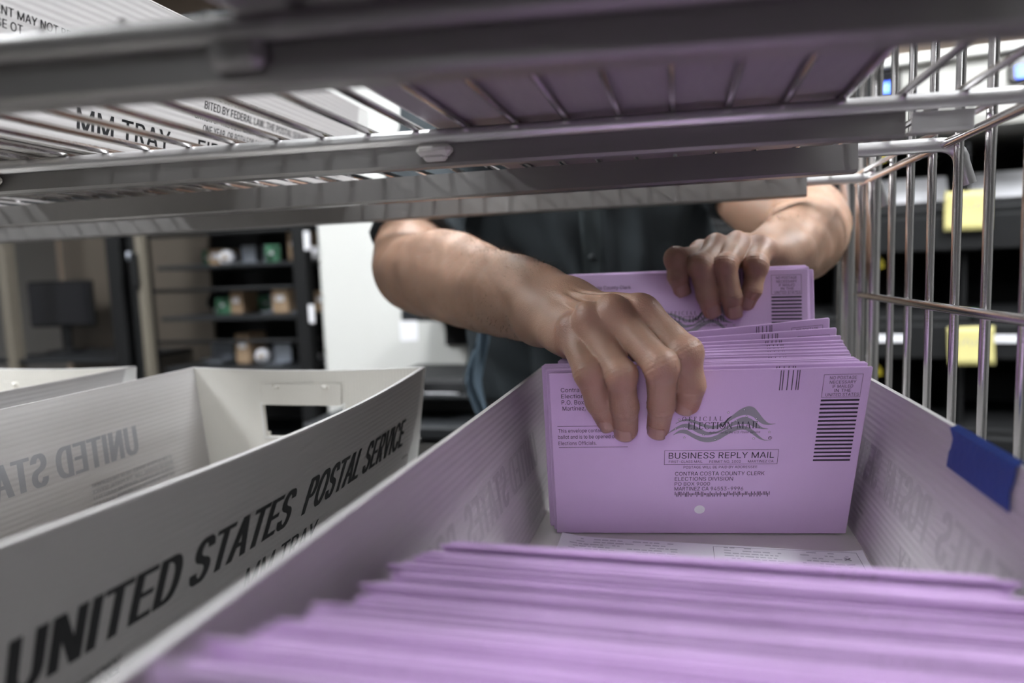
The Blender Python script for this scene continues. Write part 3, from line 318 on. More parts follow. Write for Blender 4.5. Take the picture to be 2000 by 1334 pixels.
d|167|77,-3 59,-1 44,6 31,18 21,33 15,52 13,74 15,96 22,115 31,130 44,142 59,149 77,151 90,150 99,147 107,142 113,136 117,130 120,126 122,126 122,200 146,200 146,0 123,0 123,23 121,23 117,18 113,12 107,7 99,1 89,-2 80,18 93,20 103,26 112,34 118,45 121,59 123,74 121,90 118,103 112,114 104,123 93,128 80,130 67,128 57,122 49,114 43,103 39,89 38,74 39,59 43,46 49,34 57,26 68,20|19,20,21 19,21,22 11,12,13 11,13,14 10,11,14 10,14,15 9,10,15 9,15,16 9,16,17 8,9,44 44,9,43 43,9,17 43,17,18 42,43,18 41,42,18 8,44,45 41,18,19 41,19,40 40,19,39 39,19,22 8,45,46 7,8,46 7,46,47 38,39,22 7,47,48 6,7,48 37,38,22 6,48,49 6,49,50 36,37,22 5,6,50 5,50,51 35,36,22 4,5,51 4,51,52 34,35,24 24,35,22 4,52,53 33,34,24 3,4,53 3,53,54 32,33,25 25,33,24 32,25,26 23,24,22 3,54,31 31,32,26 3,31,26 3,26,27 2,3,27 2,27,28 2,28,29 1,2,29 1,29,30 0,1,30
e|159|83,-3 63,-1 46,6 32,18 22,33 16,52 13,73 16,95 22,114 32,129 45,141 62,149 81,151 93,150 104,147 116,142 126,134 134,124 140,111 145,95 146,76 146,67 29,67 29,87 133,87 122,79 121,93 117,106 111,116 103,123 93,128 81,130 68,128 58,123 49,116 43,106 39,95 38,83 38,70 39,55 43,42 50,32 59,24 71,20 83,18 92,19 100,21 106,24 112,29 117,34 120,41 143,36 139,25 132,15 122,8 111,2 98,-2|11,12,13 11,13,14 10,11,14 10,14,15 10,15,16 9,10,16 9,16,31 31,16,17 9,31,32 30,31,17 8,9,32 29,30,17 8,32,33 29,17,18 28,29,18 8,33,34 27,28,18 8,34,35 7,8,35 27,18,19 7,35,36 26,27,19 26,19,24 24,19,20 6,7,23 23,7,36 23,36,37 25,26,24 6,23,22 37,23,24 37,24,20 38,37,20 38,20,21 5,6,22 39,38,21 5,22,21 5,21,39 5,39,40 4,5,40 4,40,41 49,50,51 49,51,52 48,49,52 3,4,41 3,41,42 47,48,52 47,52,53 3,42,43 46,47,53 45,46,53 3,43,44 44,45,53 3,44,53 2,3,53 2,53,54 2,54,55 1,2,55 1,55,56 0,1,56
f|100|90,149 90,129 3,129 3,149 32,0 32,170 33,181 38,191 44,199 53,204 63,207 74,208 81,208 87,207 92,206 95,205 89,184 87,185 84,186 81,186 77,186 67,185 61,181 57,174 56,165 56,0|2,3,0 2,0,1 10,11,12 10,12,13 9,10,13 9,13,14 9,14,15 9,15,16 8,9,17 17,9,16 7,8,19 19,8,18 18,8,17 6,7,20 20,7,19 6,20,21 6,21,22 5,6,22 5,22,23 5,23,24 4,5,24 4,24,25
g|167|81,-59 66,-58 53,-55 41,-50 32,-43 25,-36 20,-27 40,-16 43,-21 48,-26 53,-31 61,-35 70,-37 81,-38 98,-36 111,-30 120,-18 122,-2 122,27 120,27 117,22 113,16 107,11 99,6 89,3 77,2 60,4 44,10 31,21 22,35 15,54 13,75 15,97 22,115 31,130 44,142 60,149 77,151 90,150 100,147 107,142 113,136 118,130 121,125 123,125 123,149 146,149 146,-3 144,-21 138,-35 127,-46 114,-53 99,-58 81,23 93,25 104,30 112,37 118,48 122,60 123,76 122,91 118,104 112,115 104,123 93,128 81,130 68,128 57,122 49,114 43,103 39,90 38,76 39,61 43,48 49,38 57,30 68,25|36,37,38 36,38,39 44,45,46 44,46,47 35,36,39 35,39,40 34,35,40 34,40,41 34,41,42 33,34,66 66,34,65 65,34,42 65,42,43 64,65,43 63,64,43 33,66,67 63,43,44 63,44,62 62,44,61 61,44,60 60,44,47 33,67,68 32,33,68 32,68,69 32,69,70 31,32,70 59,60,47 31,70,71 31,71,72 58,59,47 30,31,72 30,72,73 57,58,47 29,30,73 29,73,74 56,57,18 18,57,47 29,74,75 55,56,18 28,29,75 28,75,76 54,55,19 19,55,18 54,19,20 17,18,47 28,76,53 53,54,20 28,53,20 28,20,21 27,28,21 27,21,22 27,22,23 26,27,23 26,23,24 25,26,24 16,17,47 16,47,48 6,7,8 15,16,48 6,8,9 15,48,49 6,9,10 5,6,10 14,15,49 5,10,11 5,11,12 14,49,50 4,5,12 13,14,50 4,12,13 4,13,50 3,4,50 3,50,51 2,3,51 2,51,52 1,2,52 1,52,0
h|161|45,89 45,0 21,0 21,200 45,200 45,113 40,113 49,131 60,142 74,149 89,151 104,150 116,145 126,137 134,126 139,112 140,94 140,0 116,0 116,92 114,108 107,120 97,127 83,129 72,128 63,125 56,119 50,111 46,101|2,3,4 2,4,6 6,4,5 9,10,11 9,11,12 8,9,12 8,12,13 7,8,13 7,13,23 23,13,14 6,7,25 25,7,24 24,7,23 22,23,14 21,22,14 21,14,15 6,25,26 20,21,15 6,26,27 2,6,28 28,6,27 20,15,16 19,20,16 2,28,0 19,16,17 18,19,17 2,0,1
i|66|21,0 21,149 45,149 45,0 33,174 27,175 21,179 17,184 16,190 17,196 21,201 27,205 33,206 39,205 45,201 48,196 50,190 48,184 45,179 39,175|0,1,2 0,2,3 11,12,13 10,11,13 10,13,14 9,10,14 9,14,15 8,9,15 8,15,16 7,8,16 7,16,17 6,7,17 6,17,18 5,6,18 5,18,19 4,5,19
k|150|43,54 43,83 47,83 112,149 142,149 72,78 70,78 21,0 21,200 45,200 45,0 116,0 58,73 75,90 146,0|2,3,4 2,4,5 0,1,2 0,2,6 6,2,5 7,8,9 7,9,10 12,13,14 11,12,14
l|73|24,0 49,0 49,208 24,208|0,1,2,3
n|161|45,89 45,0 21,0 21,149 44,149 44,113 40,113 49,131 60,142 74,149 89,151 104,150 116,145 126,137 134,126 139,112 140,94 140,0 116,0 116,92 114,108 107,120 97,127 83,129 72,128 63,125 56,119 50,111 46,101|9,10,11 9,11,12 2,3,4 2,4,6 6,4,5 8,9,12 8,12,13 7,8,13 7,13,23 23,13,14 6,7,25 25,7,24 24,7,23 22,23,14 21,22,14 21,14,15 6,25,26 20,21,15 6,26,27 2,6,28 28,6,27 20,15,16 19,20,16 2,28,0 19,16,17 18,19,17 2,0,1
o|163|81,-3 62,-1 46,6 32,18 22,33 16,52 13,74 16,96 22,114 32,130 46,141 62,149 81,151 101,149 117,141 131,130 141,114 148,96 150,74 148,52 141,33 131,18 117,6 101,-1 81,18 95,20 106,26 115,35 121,46 124,59 126,74 124,88 121,101 115,113 106,122 95,128 81,130 68,128 57,122 49,113 43,102 39,88 38,74 39,59 43,46 49,35 57,26 68,20|11,12,13 10,11,13 10,13,14 9,10,14 9,14,15 8,9,37 37,9,36 36,9,15 36,15,35 35,15,16 8,37,38 34,35,16 8,38,39 33,34,16 7,8,39 33,16,17 7,39,40 32,33,17 7,40,41 31,32,17 6,7,41 31,17,18 6,41,42 30,31,18 5,6,42 5,42,43 29,30,18 29,18,19 5,43,44 28,29,19 28,19,20 4,5,44 4,44,45 27,28,20 4,45,46 26,27,20 3,4,46 26,20,21 3,46,47 25,26,21 3,47,24 24,25,21 3,24,21 2,3,21 2,21,22 1,2,22 1,22,23 0,1,23
p|167|21,-56 21,149 44,149 44,126 46,126 50,130 54,136 60,142 67,147 77,150 90,151 108,149 123,142 136,130 145,115 151,96 153,74 151,52 145,33 136,18 123,6 108,-1 90,-3 78,-2 68,1 60,7 54,12 50,18 46,23 45,23 45,-56 87,18 99,20 110,26 118,34 124,46 128,59 129,74 128,89 124,103 118,114 110,122 99,128 87,130 74,128 63,123 55,114 49,103 46,90 44,74 46,59 49,45 55,34 64,26 74,20|9,10,11 8,9,11 0,1,2 0,2,3 8,11,12 7,8,12 7,12,13 6,7,13 5,6,13 5,13,43 43,13,42 42,13,14 4,5,43 4,43,44 4,44,45 41,42,14 0,3,4 0,4,48 48,4,47 47,4,46 46,4,45 40,41,14 40,14,15 39,40,15 38,39,15 38,15,16 0,48,49 37,38,16 0,49,50 36,37,16 36,16,17 35,36,17 0,50,51 35,17,18 34,35,18 0,51,29 29,51,52 33,34,18 29,52,53 33,18,19 32,33,19 29,53,28 28,53,54 0,29,30 27,28,54 31,32,19 27,54,31 27,31,19 26,27,19 26,19,20 25,26,20 24,25,20 24,20,21 23,24,21 23,21,22
r|102|21,0 21,149 44,149 44,126 45,126 51,136 60,144 71,150 84,151 87,151 90,151 93,151 96,151 96,127 94,127 90,128 86,128 81,128 71,127 63,124 55,118 49,111 46,103 45,93 45,0|7,8,9 7,9,10 7,10,11 7,11,12 7,12,13 6,7,13 0,1,2 0,2,3 5,6,13 4,5,17 17,5,16 16,5,15 15,5,14 14,5,13 4,17,18 4,18,19 0,3,4 0,4,22 22,4,21 21,4,20 20,4,19 0,22,23 0,23,24
s|143|72,-3 57,-2 44,1 33,7 24,15 18,25 14,37 37,42 41,31 49,24 59,19 71,18 85,20 96,24 103,32 105,40 104,48 100,53 93,58 83,61 59,67 41,73 28,82 21,93 18,108 20,120 26,130 34,139 45,146 59,150 74,151 88,150 100,146 110,141 118,133 123,124 127,114 105,109 102,117 95,124 86,129 74,131 61,129 51,125 45,118 43,109 44,101 49,96 56,91 68,88 90,82 108,76 120,67 128,56 130,42 128,29 123,19 114,9 102,3 88,-2|29,30,31 29,31,32 28,29,32 28,32,33 27,28,33 27,33,34 26,27,34 26,34,41 41,34,35 26,41,42 40,41,35 25,26,42 25,42,43 39,40,35 25,43,44 39,35,36 38,39,36 24,25,44 24,44,45 37,38,36 24,45,46 23,24,46 23,46,47 23,47,48 22,23,48 22,48,49 22,49,50 22,50,51 21,22,51 21,51,52 20,21,52 20,52,53 19,20,53 18,19,53 17,18,53 17,53,54 16,17,54 15,16,54 6,7,8 15,54,55 14,15,55 5,6,8 13,14,55 5,8,9 13,55,56 4,5,9 12,13,56 4,9,10 11,12,56 4,10,11 11,56,57 4,11,57 3,4,57 3,57,58 2,3,58 2,58,59 1,2,59 1,59,0
t|89|80,149 80,129 3,129 3,149 26,185 50,185 50,38 51,30 53,24 59,21 67,20 70,20 73,20 76,21 79,21 84,1 80,0 75,-1 71,-1 66,-2 49,1 36,8 28,20 26,37|2,3,0 2,0,1 23,4,5 23,5,6 23,6,7 22,23,7 22,7,8 22,8,9 13,14,15 22,9,10 12,13,15 21,22,10 11,12,15 10,11,15 21,10,15 20,21,15 19,20,15 19,15,16 19,16,17 19,17,18
u|161|72,-2 58,0 45,4 35,12 27,23 22,37 21,55 21,149 45,149 45,57 47,41 54,29 65,22 79,20 89,21 98,24 106,30 111,38 115,48 116,60 116,149 140,149 140,0 117,0 117,36 121,36 112,18 101,7 87,0|6,7,8 6,8,9 19,20,21 19,21,22 18,19,22 6,9,10 5,6,10 17,18,25 25,18,22 5,10,11 16,17,24 24,17,25 4,5,11 16,24,26 26,24,23 26,25,22 15,16,26 4,11,12 14,15,26 3,4,12 3,12,13 13,14,26 3,13,26 3,26,27 23,26,22 2,3,27 2,27,28 1,2,28 1,28,0
v|153|64,0 7,149 33,149 65,61 70,48 73,34 77,21 81,8 72,8 76,21 80,34 84,48 88,61 120,149 146,149 89,0|0,1,2 0,2,3 12,13,14 12,14,15 0,3,4 11,12,15 0,4,5 10,11,15 0,5,9 9,5,6 9,10,6 6,10,15 0,9,8 7,6,15 0,8,7 0,7,15
x|149|8,0 67,86 67,67 11,149 39,149 58,120 65,110 70,100 76,90 81,81 69,81 75,90 80,100 85,110 92,120 111,149 138,149 82,66 82,84 141,0 113,0 91,34 84,44 79,53 73,63 68,71 80,71 75,63 70,53 65,44 58,34 36,0|2,3,4 2,4,5 14,15,16 14,16,17 2,5,6 13,14,17 2,6,1 1,6,7 12,13,18 18,13,17 1,7,11 11,7,8 11,12,8 8,12,18 1,11,10 9,8,18 0,1,10 9,18,19 0,10,25 25,10,9 25,9,26 26,9,19 0,25,24 27,26,19 0,24,28 28,24,23 28,27,23 23,27,19 0,28,29 22,23,19 0,29,30 21,22,19 0,30,31 20,21,19
y|153|19,-54 24,-34 28,-34 35,-35 41,-35 46,-33 51,-29 56,-23 59,-14 64,-1 7,149 33,149 65,61 70,47 73,34 77,21 81,8 72,8 76,21 80,34 84,48 88,61 120,149 146,149 80,-23 75,-33 69,-42 63,-49 55,-53 46,-56 36,-57 30,-57 25,-56 21,-55|9,10,11 9,11,12 21,22,23 21,23,24 9,12,13 20,21,24 19,20,16 16,20,24 9,13,14 18,19,15 15,19,16 9,14,18 18,14,15 9,18,17 9,17,16 9,16,24 8,9,24 7,8,24 7,24,25 6,7,25 5,6,25 4,5,25 4,25,26 0,1,2 0,2,3 3,4,26 0,3,26 0,26,27 0,27,28 0,28,29 33,0,29 32,33,29 32,29,30 31,32,30
z|150|16,0 16,18 100,126 100,127 19,127 19,149 131,149 131,130 50,24 50,22 133,22 133,0|4,5,6 4,6,7 4,7,3 3,7,2 2,7,8 1,2,8 1,8,9 1,9,10 1,10,11 0,1,11
§|155|75,-41 61,-39 49,-36 39,-29 31,-21 25,-11 22,2 43,7 48,-4 54,-13 63,-18 76,-20 87,-19 96,-14 101,-8 103,2 103,8 100,14 96,19 92,22 87,26 82,28 45,50 36,56 29,62 24,70 19,77 17,85 16,93 17,101 20,109 24,116 30,122 37,126 46,128 46,128 39,136 33,143 30,152 29,161 32,179 42,192 58,200 78,203 98,200 113,192 123,178 130,160 109,155 105,167 99,175 91,180 79,182 67,181 59,176 54,169 52,161 53,154 55,149 59,144 63,140 68,137 73,134 111,111 119,106 126,99 132,92 136,85 138,77 139,69 138,61 135,53 131,46 125,41 117,37 109,35 109,34 114,30 119,24 123,19 125,13 126,7 127,1 125,-11 120,-21 113,-29 102,-36 90,-39 92,47 97,46 103,46 108,49 113,53 117,60 118,68 117,73 116,78 113,83 110,87 105,91 100,94 61,116 57,118 51,117 46,114 41,109 38,103 37,95 38,90 39,85 42,80 46,76 50,72 56,68|42,43,44 41,42,44 41,44,45 40,41,45 40,45,52 52,45,46 40,52,53 51,52,46 40,53,54 50,51,46 39,40,54 50,46,47 39,54,55 49,50,47 39,55,56 48,49,47 38,39,56 38,56,57 38,57,58 37,38,58 37,58,59 37,59,60 36,37,60 36,60,61 36,61,62 35,36,62 35,62,63 34,35,63 33,34,63 32,33,63 31,32,102 102,32,63 31,102,103 101,102,63 31,103,104 100,101,63 30,31,104 30,104,105 100,63,64 30,105,106 29,30,106 100,64,65 29,106,107 28,29,107 100,65,66 28,107,108 99,100,66 27,28,108 99,66,67 98,99,67 27,108,109 97,98,67 26,27,109 26,109,110 97,67,68 96,97,68 26,110,111 95,96,68 25,26,111 95,68,69 25,111,112 94,95,69 25,112,113 24,25,113 94,69,70 24,113,88 93,94,70 23,24,88 93,70,71 92,93,71 22,23,88 91,92,71 91,71,72 21,22,88 90,91,72 21,88,89 90,72,73 89,90,73 21,89,73 21,73,75 75,73,74 21,75,76 21,76,77 21,77,78 20,21,78 19,20,78 19,78,79 18,19,79 18,79,80 17,18,80 16,17,80 16,80,81 15,16,81 15,81,82 6,7,8 5,6,8 14,15,82 14,82,83 5,8,9 13,14,83 4,5,9 13,83,84 4,9,10 12,13,84 4,10,11 11,12,84 4,11,84 3,4,84 3,84,85 2,3,85 2,85,86 1,2,86 1,86,87 0,1,87
 |74||""".split('\n'):
    _c = _l[0]; _a, _v, _f = _l[2:].split('|')
    GLYPHS[_c] = (int(_a), [tuple(int(q) for q in t.split(',')) for t in _v.split()], [tuple(int(q) for q in t.split(',')) for t in _f.split()])
_tc = {}
def glyphs(s, bold=0.0):
    """points (x 0..1 over the line width, y in cap heights) and faces of a line of text; bold thickens the strokes"""
    k = (s, bold)
    if k not in _tc:
        V, F, x = [], [], 0
        for c in s:
            a, v, f = GLYPHS[c]
            for dx in ((-bold*400, 0, bold*400) if bold > 0.008 else (0,)):
                n = len(V); V += [(x+q[0]+dx, q[1]) for q in v]; F += [tuple(i+n for i in q) for q in f]
            x += a+bold*300
        v = np.array(V, float)/200.0; x0, x1 = v[:, 0].min(), v[:, 0].max(); v[:, 0] = (v[:, 0]-x0)/(x1-x0); _tc[k] = (v, F)
    return _tc[k]
def text_into(mb, s, u0, v0, u1, v1, fn, bold=0.0, slant=0.0, tilt=0.0):
    """letters of s with baseline v0, cap line v1, from u0 to u1; fn(u, v) gives the 3-D point"""
    v, f = glyphs(s, bold)
    mb.add([fn(u0+p[0]*(u1-u0)+slant*p[1]*(v1-v0), v0+p[1]*(v1-v0)+tilt*p[0]) for p in v], f)
def quad_into(mb, u0, v0, u1, v1, fn): mb.add([fn(u0, v0), fn(u1, v0), fn(u1, v1), fn(u0, v1)], [(0, 1, 2, 3)])
def frame_into(mb, u0, v0, u1, v1, t, fn):
    quad_into(mb, u0, v0, u1, v0+t, fn); quad_into(mb, u0, v1-t, u1, v1, fn); quad_into(mb, u0, v0+t, u0+t, v1-t, fn); quad_into(mb, u1-t, v0+t, u1, v1-t, fn)

# ---------------------------------------------------------------- the room
FZ = -CZ
struct('floor', MB().box((0, 0, -0.05), (7.0, 13.2, 0.1)), 'floor_tile', (-0.4, -2.9, FZ))
struct('ceiling', MB().box((0, 0, 0.05), (7.0, 13.2, 0.1)), 'ceiling_tile', (-0.4, -2.9, 1.75))
struct('wall_back', MB().box((0, 0.05, 1.4), (7.0, 0.1, 2.8)), 'tan_wall', (-0.4, 3.6, FZ))
struct('wall_front', MB().box((0, -0.05, 1.4), (7.0, 0.1, 2.8)), 'grey_wall', (-0.4, -9.3, FZ))
struct('wall_left', MB().box((-0.05, 0, 1.4), (0.1, 12.9, 2.8)), 'grey_wall', (-3.9, -2.85, FZ))
struct('wall_right', MB().box((0.05, 0, 1.4), (0.1, 12.9, 2.8)), 'grey_wall', (3.1, -2.85, FZ))
struct('wall_pillar', MB().box((0, 0, 1.4), (0.56, 0.5, 2.8), bev=0.01), 'white_wall', (-0.855, 2.25, FZ))
struct('baseboard_pillar', MB().box((0, -0.255, 0.05), (0.56, 0.012, 0.1)), 'charcoal_metal', (-0.855, 2.25, FZ))

def ceiling_light(label, x, y, rz=0.0, lv=''):
    t = thing('ceiling_light', label, 'light', (x, y, 1.75), (0, 0, rz), 'fluorescent ceiling lights')
    fr = MB()
    for sx, sy, dx, dy in ((-0.305, 0, 0.03, 1.24), (0.305, 0, 0.03, 1.24), (0, -0.605, 0.58, 0.03), (0, 0.605, 0.58, 0.03)): fr.box((sx, sy, -0.02), (dx, dy, 0.04))
    part('frame', fr, 'cream_paint', t)
    part('diffuser', MB().box((0, 0, -0.012), (0.58, 1.18, 0.014)), 'light_diffuser'+lv, t)
ceiling_light('white recessed ceiling light panel above the person', -0.40, 1.62)
ceiling_light('white recessed ceiling light panel above the sorting machine', 1.45, 1.0, 0.0, '_bright')
ceiling_light('white recessed ceiling light panel straight above the cart', -0.30, 0.35, 0.0, '_dim')
ceiling_light('white recessed ceiling light panel off to the left of the cart', -2.10, 0.10, 0.0, '_bright')
ceiling_light('added unseen ceiling light panel in the aisle before the cart', 0.0, -3.2, 0.0, '_dim')  # aisle panels are added out of view to light the envelope fronts
ceiling_light('added unseen ceiling light panel midway down the aisle', -0.1, -5.2)
ceiling_light('added unseen ceiling light panel at the far end of the aisle', -0.1, -7.2, 0.0, '_bright')

# ---------------------------------------------------------------- mail trays (corrugated plastic)
TL, TH, TT = 0.60, 0.124, 0.0030          # length, height, sheet thickness
HR, HB = 0.1485, 0.131                    # half width at the rim and at the floor
def tray_walls(bow):
    """maps (u along, v up 0..1) to the outer face of each wall, tray centre at the origin, floor at z = 0"""
    def right(u, v):
        k = math.cos(math.pi*u/TL)
        return (HB + (HR-HB)*v + bow*k*max(v, 0)**1.3, u*(1-0.012*(1-v)), TH*v)
    def left(u, v): return (-(HB + (HR-HB)*v) + 0.012*bow/0.03*math.cos(math.pi*u/TL)*v, -u*(1-0.012*(1-v)), TH*v)
    def far(u, v):
        s = (HB+(HR-HB)*v)/HB
        return (-u*s, TL/2 - 0.006*(1-v) - 0.004*math.sin(math.pi*(u/HB+1)/2)*v, TH*v - 0.003*v**4*math.cos(math.pi*u/HB/2))
    def near(u, v):
        s = (HB+(HR-HB)*v)/HB
        return (u*s, -TL/2 + 0.006*(1-v), TH*v)
    return right, left, far, near
def lin(a, b, n): return [a+(b-a)*i/n for i in range(n+1)]
def recycle_mark(mb, u, v, s, fn):
    T = [(u+s*math.cos(R(90+120*k)), v+s*math.sin(R(90+120*k))) for k in range(3)]
    for k in range(3):
        a, b = T[k], T[(k+1) % 3]; dx, dy = b[0]-a[0], b[1]-a[1]; l = math.hypot(dx, dy); nx, ny = dy/l*s*0.13, -dx/l*s*0.13
        p, q = 0.08, 0.86
        P = [(a[0]+dx*p-nx, a[1]+dy*p-ny), (a[0]+dx*q-nx, a[1]+dy*q-ny), (a[0]+dx*q+nx, a[1]+dy*q+ny), (a[0]+dx*p+nx, a[1]+dy*p+ny)]
        mb.add([fn(*c) for c in P], [(0, 1, 2, 3)])
    text_into(mb, '2', u-s*0.17, v-s*0.25, u+s*0.17, v+s*0.3, fn, 0.02)
def side_print(mb, w, kind, lift, outer=True):
    def fn(u, v):
        e = 1e-3; p = Vector(w(u, v)); n = (Vector(w(u+e, v))-Vector(w(u-e, v))).cross(Vector(w(u, v+e))-Vector(w(u, v-e))).normalized()
        return tuple(p + n*(lift if outer else -(TT+lift)))
    if kind == 'postal':
        text_into(mb, 'UNITED STATES', -0.190, 0.40, 0.022, 0.635, fn, 0.05)
        text_into(mb, 'POSTAL SERVICE', 0.040, 0.40, 0.248, 0.635, fn, 0.05)
        text_into(mb, 'MM TRAY', -0.020, 0.13, 0.075, 0.28, fn, 0.02)
        recycle_mark(mb, 0.262, 0.28, 0.011, fn)
        for k, l_ in enumerate(('OF THE US POSTAL SERVICE. USE OF THIS EQUIPMENT', 'BITED BY FEDERAL LAW. THE POSTAL SERVICE', 'CATION OF THIS EQUIPMENT. VIOLATORS ARE SUBJECT TO A F', 'ONE YEAR, OR BOTH FOR EACH VIOLATION. 18 U.S.C. \u00a7 17')):
            text_into(mb, l_, -0.235, 0.255-0.05*k, -0.125, 0.285-0.05*k, fn, 0.012)
    else:
        for k, s in enumerate(('OF THE US POSTAL SERVICE. USE OF THIS EQUIPMENT', 'BITED BY FEDERAL LAW. THE POSTAL SERVICE', 'CATION OF THIS EQUIPMENT. VIOLATORS ARE SUBJECT TO A F', 'ONE YEAR, OR BOTH FOR EACH VIOLATION. 18 U.S.C. \u00a7 17')):
            text_into(mb, s, -0.03 - 0.012*(k == 2), 0.55-0.085*k, 0.150, 0.607-0.085*k, fn, 0.012)
        for k, s in enumerate(('EQUIPMENT MAY NOT BE', 'PURPOSE OT', 'ONE')):
            text_into(mb, s, -0.252+0.004*k, 0.60-0.065*k, -0.252+0.004*k+0.0040*len(s), 0.643-0.065*k, fn, 0.012)
        text_into(mb, 'MM TRAY', -0.165, 0.10, -0.070, 0.24, fn, 0.014)
        text_into(mb, 'FIRST-CLASS', -0.035, 0.10, 0.105, 0.24, fn, 0.014)
        recycle_mark(mb, 0.222, 0.24, 0.012, fn)
def make_tray(label, loc, bow, kind='postal', rz=0.0, ghost=True, group='white corrugated mail trays', floor='plastic_floor'):
    t = thing('mail_tray', label, 'tray', loc, (0, 0, rz), group)
    wr, wl, wf, wn = tray_walls(bow)
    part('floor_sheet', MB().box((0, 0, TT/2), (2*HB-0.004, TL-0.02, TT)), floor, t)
    us, vs = lin(-TL/2, TL/2, 24), lin(0, 1, 5)
    for w_, nm in ((wr, 'side_wall'), (wl, 'side_wall')):
        o = part(nm, MB().slab(w_, us, vs, TT), 'plastic_side', t); smooth_by_angle(o, 40)
        p = MB(); side_print(p, w_, kind, 0.00025); part('lettering', p, 'tray_ink', o)
        if ghost:
            p = MB(); side_print(p, w_, kind, 0.00025, False); part('show_through_lettering', p, 'show_through_faint' if ghost == 'faint' else 'show_through', o)
        e = MB().slab(lambda u, v, w=w_: tuple(Vector(w(u, 1)) + Vector((0, 0, 0.0009)) + Vector(((0.0003 - v*(TT+0.0006))*(1 if w is wr else -1), 0, 0))), us, [0, 1], 0.0012)
        part('rim_edge', e, 'plastic_side', o)
    for w_, nm in ((wf, 'end_wall'), (wn, 'end_wall')):
        us2 = sorted(set(lin(-HB, HB, 14) + [-0.047, 0.047, -0.043, 0.043])); vs2 = [0, 0.2, 0.36, 0.40, 0.66, 0.70, 0.85, 1]
        skip = []
        for i in range(len(us2)-1):
            for j in range(len(vs2)-1):
                um, vm = (us2[i]+us2[i+1])/2, (vs2[j]+vs2[j+1])/2
                if abs(um) < 0.043 and 0.36 < vm < 0.66 or abs(um) < 0.047 and 0.40 < vm < 0.66: skip.append((i, j))
        o = part(nm, MB().slab(w_, us2, vs2, TT, skip), 'plastic_end', t); smooth_by_angle(o, 40)
        e = MB().slab(lambda u, v, w=w_: tuple(Vector(w(u, 1)) + Vector((0, 0, 0.0009)) + Vector((0, (0.0003 - v*(TT+0.0006))*(1 if w is wf else -1), 0))), lin(-HB, HB, 40), [0, 1], 0.0012)
        part('rim_edge', e, 'plastic_edge', o)
        # moulded surround and fold-out flap of the hand hole, on the inner face
        sgn = 1 if w_ is wf else -1
        def inner(u, v, d, w=w_): 
            p = Vector(w(u, v)); return (p.x, p.y - sgn*(TT+d), p.z)
        fl = MB(); fl.slab(lambda u, v: inner(u, v, 0.0016), [k*sgn for k in lin(0.045, -0.045, 8)] if False else lin(-0.046, 0.046, 8), [0.665, 0.72, 0.80, 0.87], 0.0014)
        fo = part('handle_flap', fl, 'plastic_end', o); smooth_by_angle(fo, 40)
        for bx in (-0.028, 0.028):
            q = inner(bx, 0.845, 0.0022)
            part('flap_stud', MB().lathe([(0.0045, -0.002), (0.005, 0), (0.0035, 0.002)], q, 12), 'plastic_end', fo, True)
        sr = MB(); pts = [inner(0.049*math.copysign(1, math.cos(a))*min(1, abs(math.cos(a))*1.5), 0.51+0.165*math.copysign(1, math.sin(a))*min(1, abs(math.sin(a))*1.6), 0.0004) for a in [2*math.pi*k/32 for k in range(33)]]
        sr.tube(pts, 0.0014, 6, False); part('hole_surround', sr, 'plastic_edge', o, True)
    for sx in (-1, 1):                                     # folded corner gussets at the far end
        g = MB().slab(lambda u, v, sx=sx: (sx*((HB+(HR-HB)*v)+0.0008), TL/2-0.030+0.030*u+0.0012, TH*v*0.997), [0, 0.5, 1] if sx > 0 else [1, 0.5, 0], lin(0, 1, 4), 0.0012)
        part('corner_fold', g, 'plastic_edge', t)
    return t
FLOOR_Z = -0.224
TRAY = make_tray('white mail tray holding lilac envelopes, being sorted by the two hands', (0.0055, 0.410, FLOOR_Z), 0.004, ghost='faint')
make_tray('empty white mail tray lettered UNITED STATES POSTAL SERVICE, left of the tray of envelopes', (-0.424, 0.40, FLOOR_Z), 0.030)
make_tray('white mail tray at far left with only its end corner showing', (-0.812, 0.408, FLOOR_Z), 0.01, ghost=False)
UZ = 0.1015
make_tray('white mail tray on the upper shelf with small printed notice, at left', (-0.561, 0.585, UZ), 0.006, 'notice', ghost=False, group='mail trays on the upper shelf')
make_tray('white mail tray on the upper shelf directly above the hands', (-0.032, 0.44, UZ), 0.004, 'postal', ghost=False, group='mail trays on the upper shelf', floor='shaded_floor')

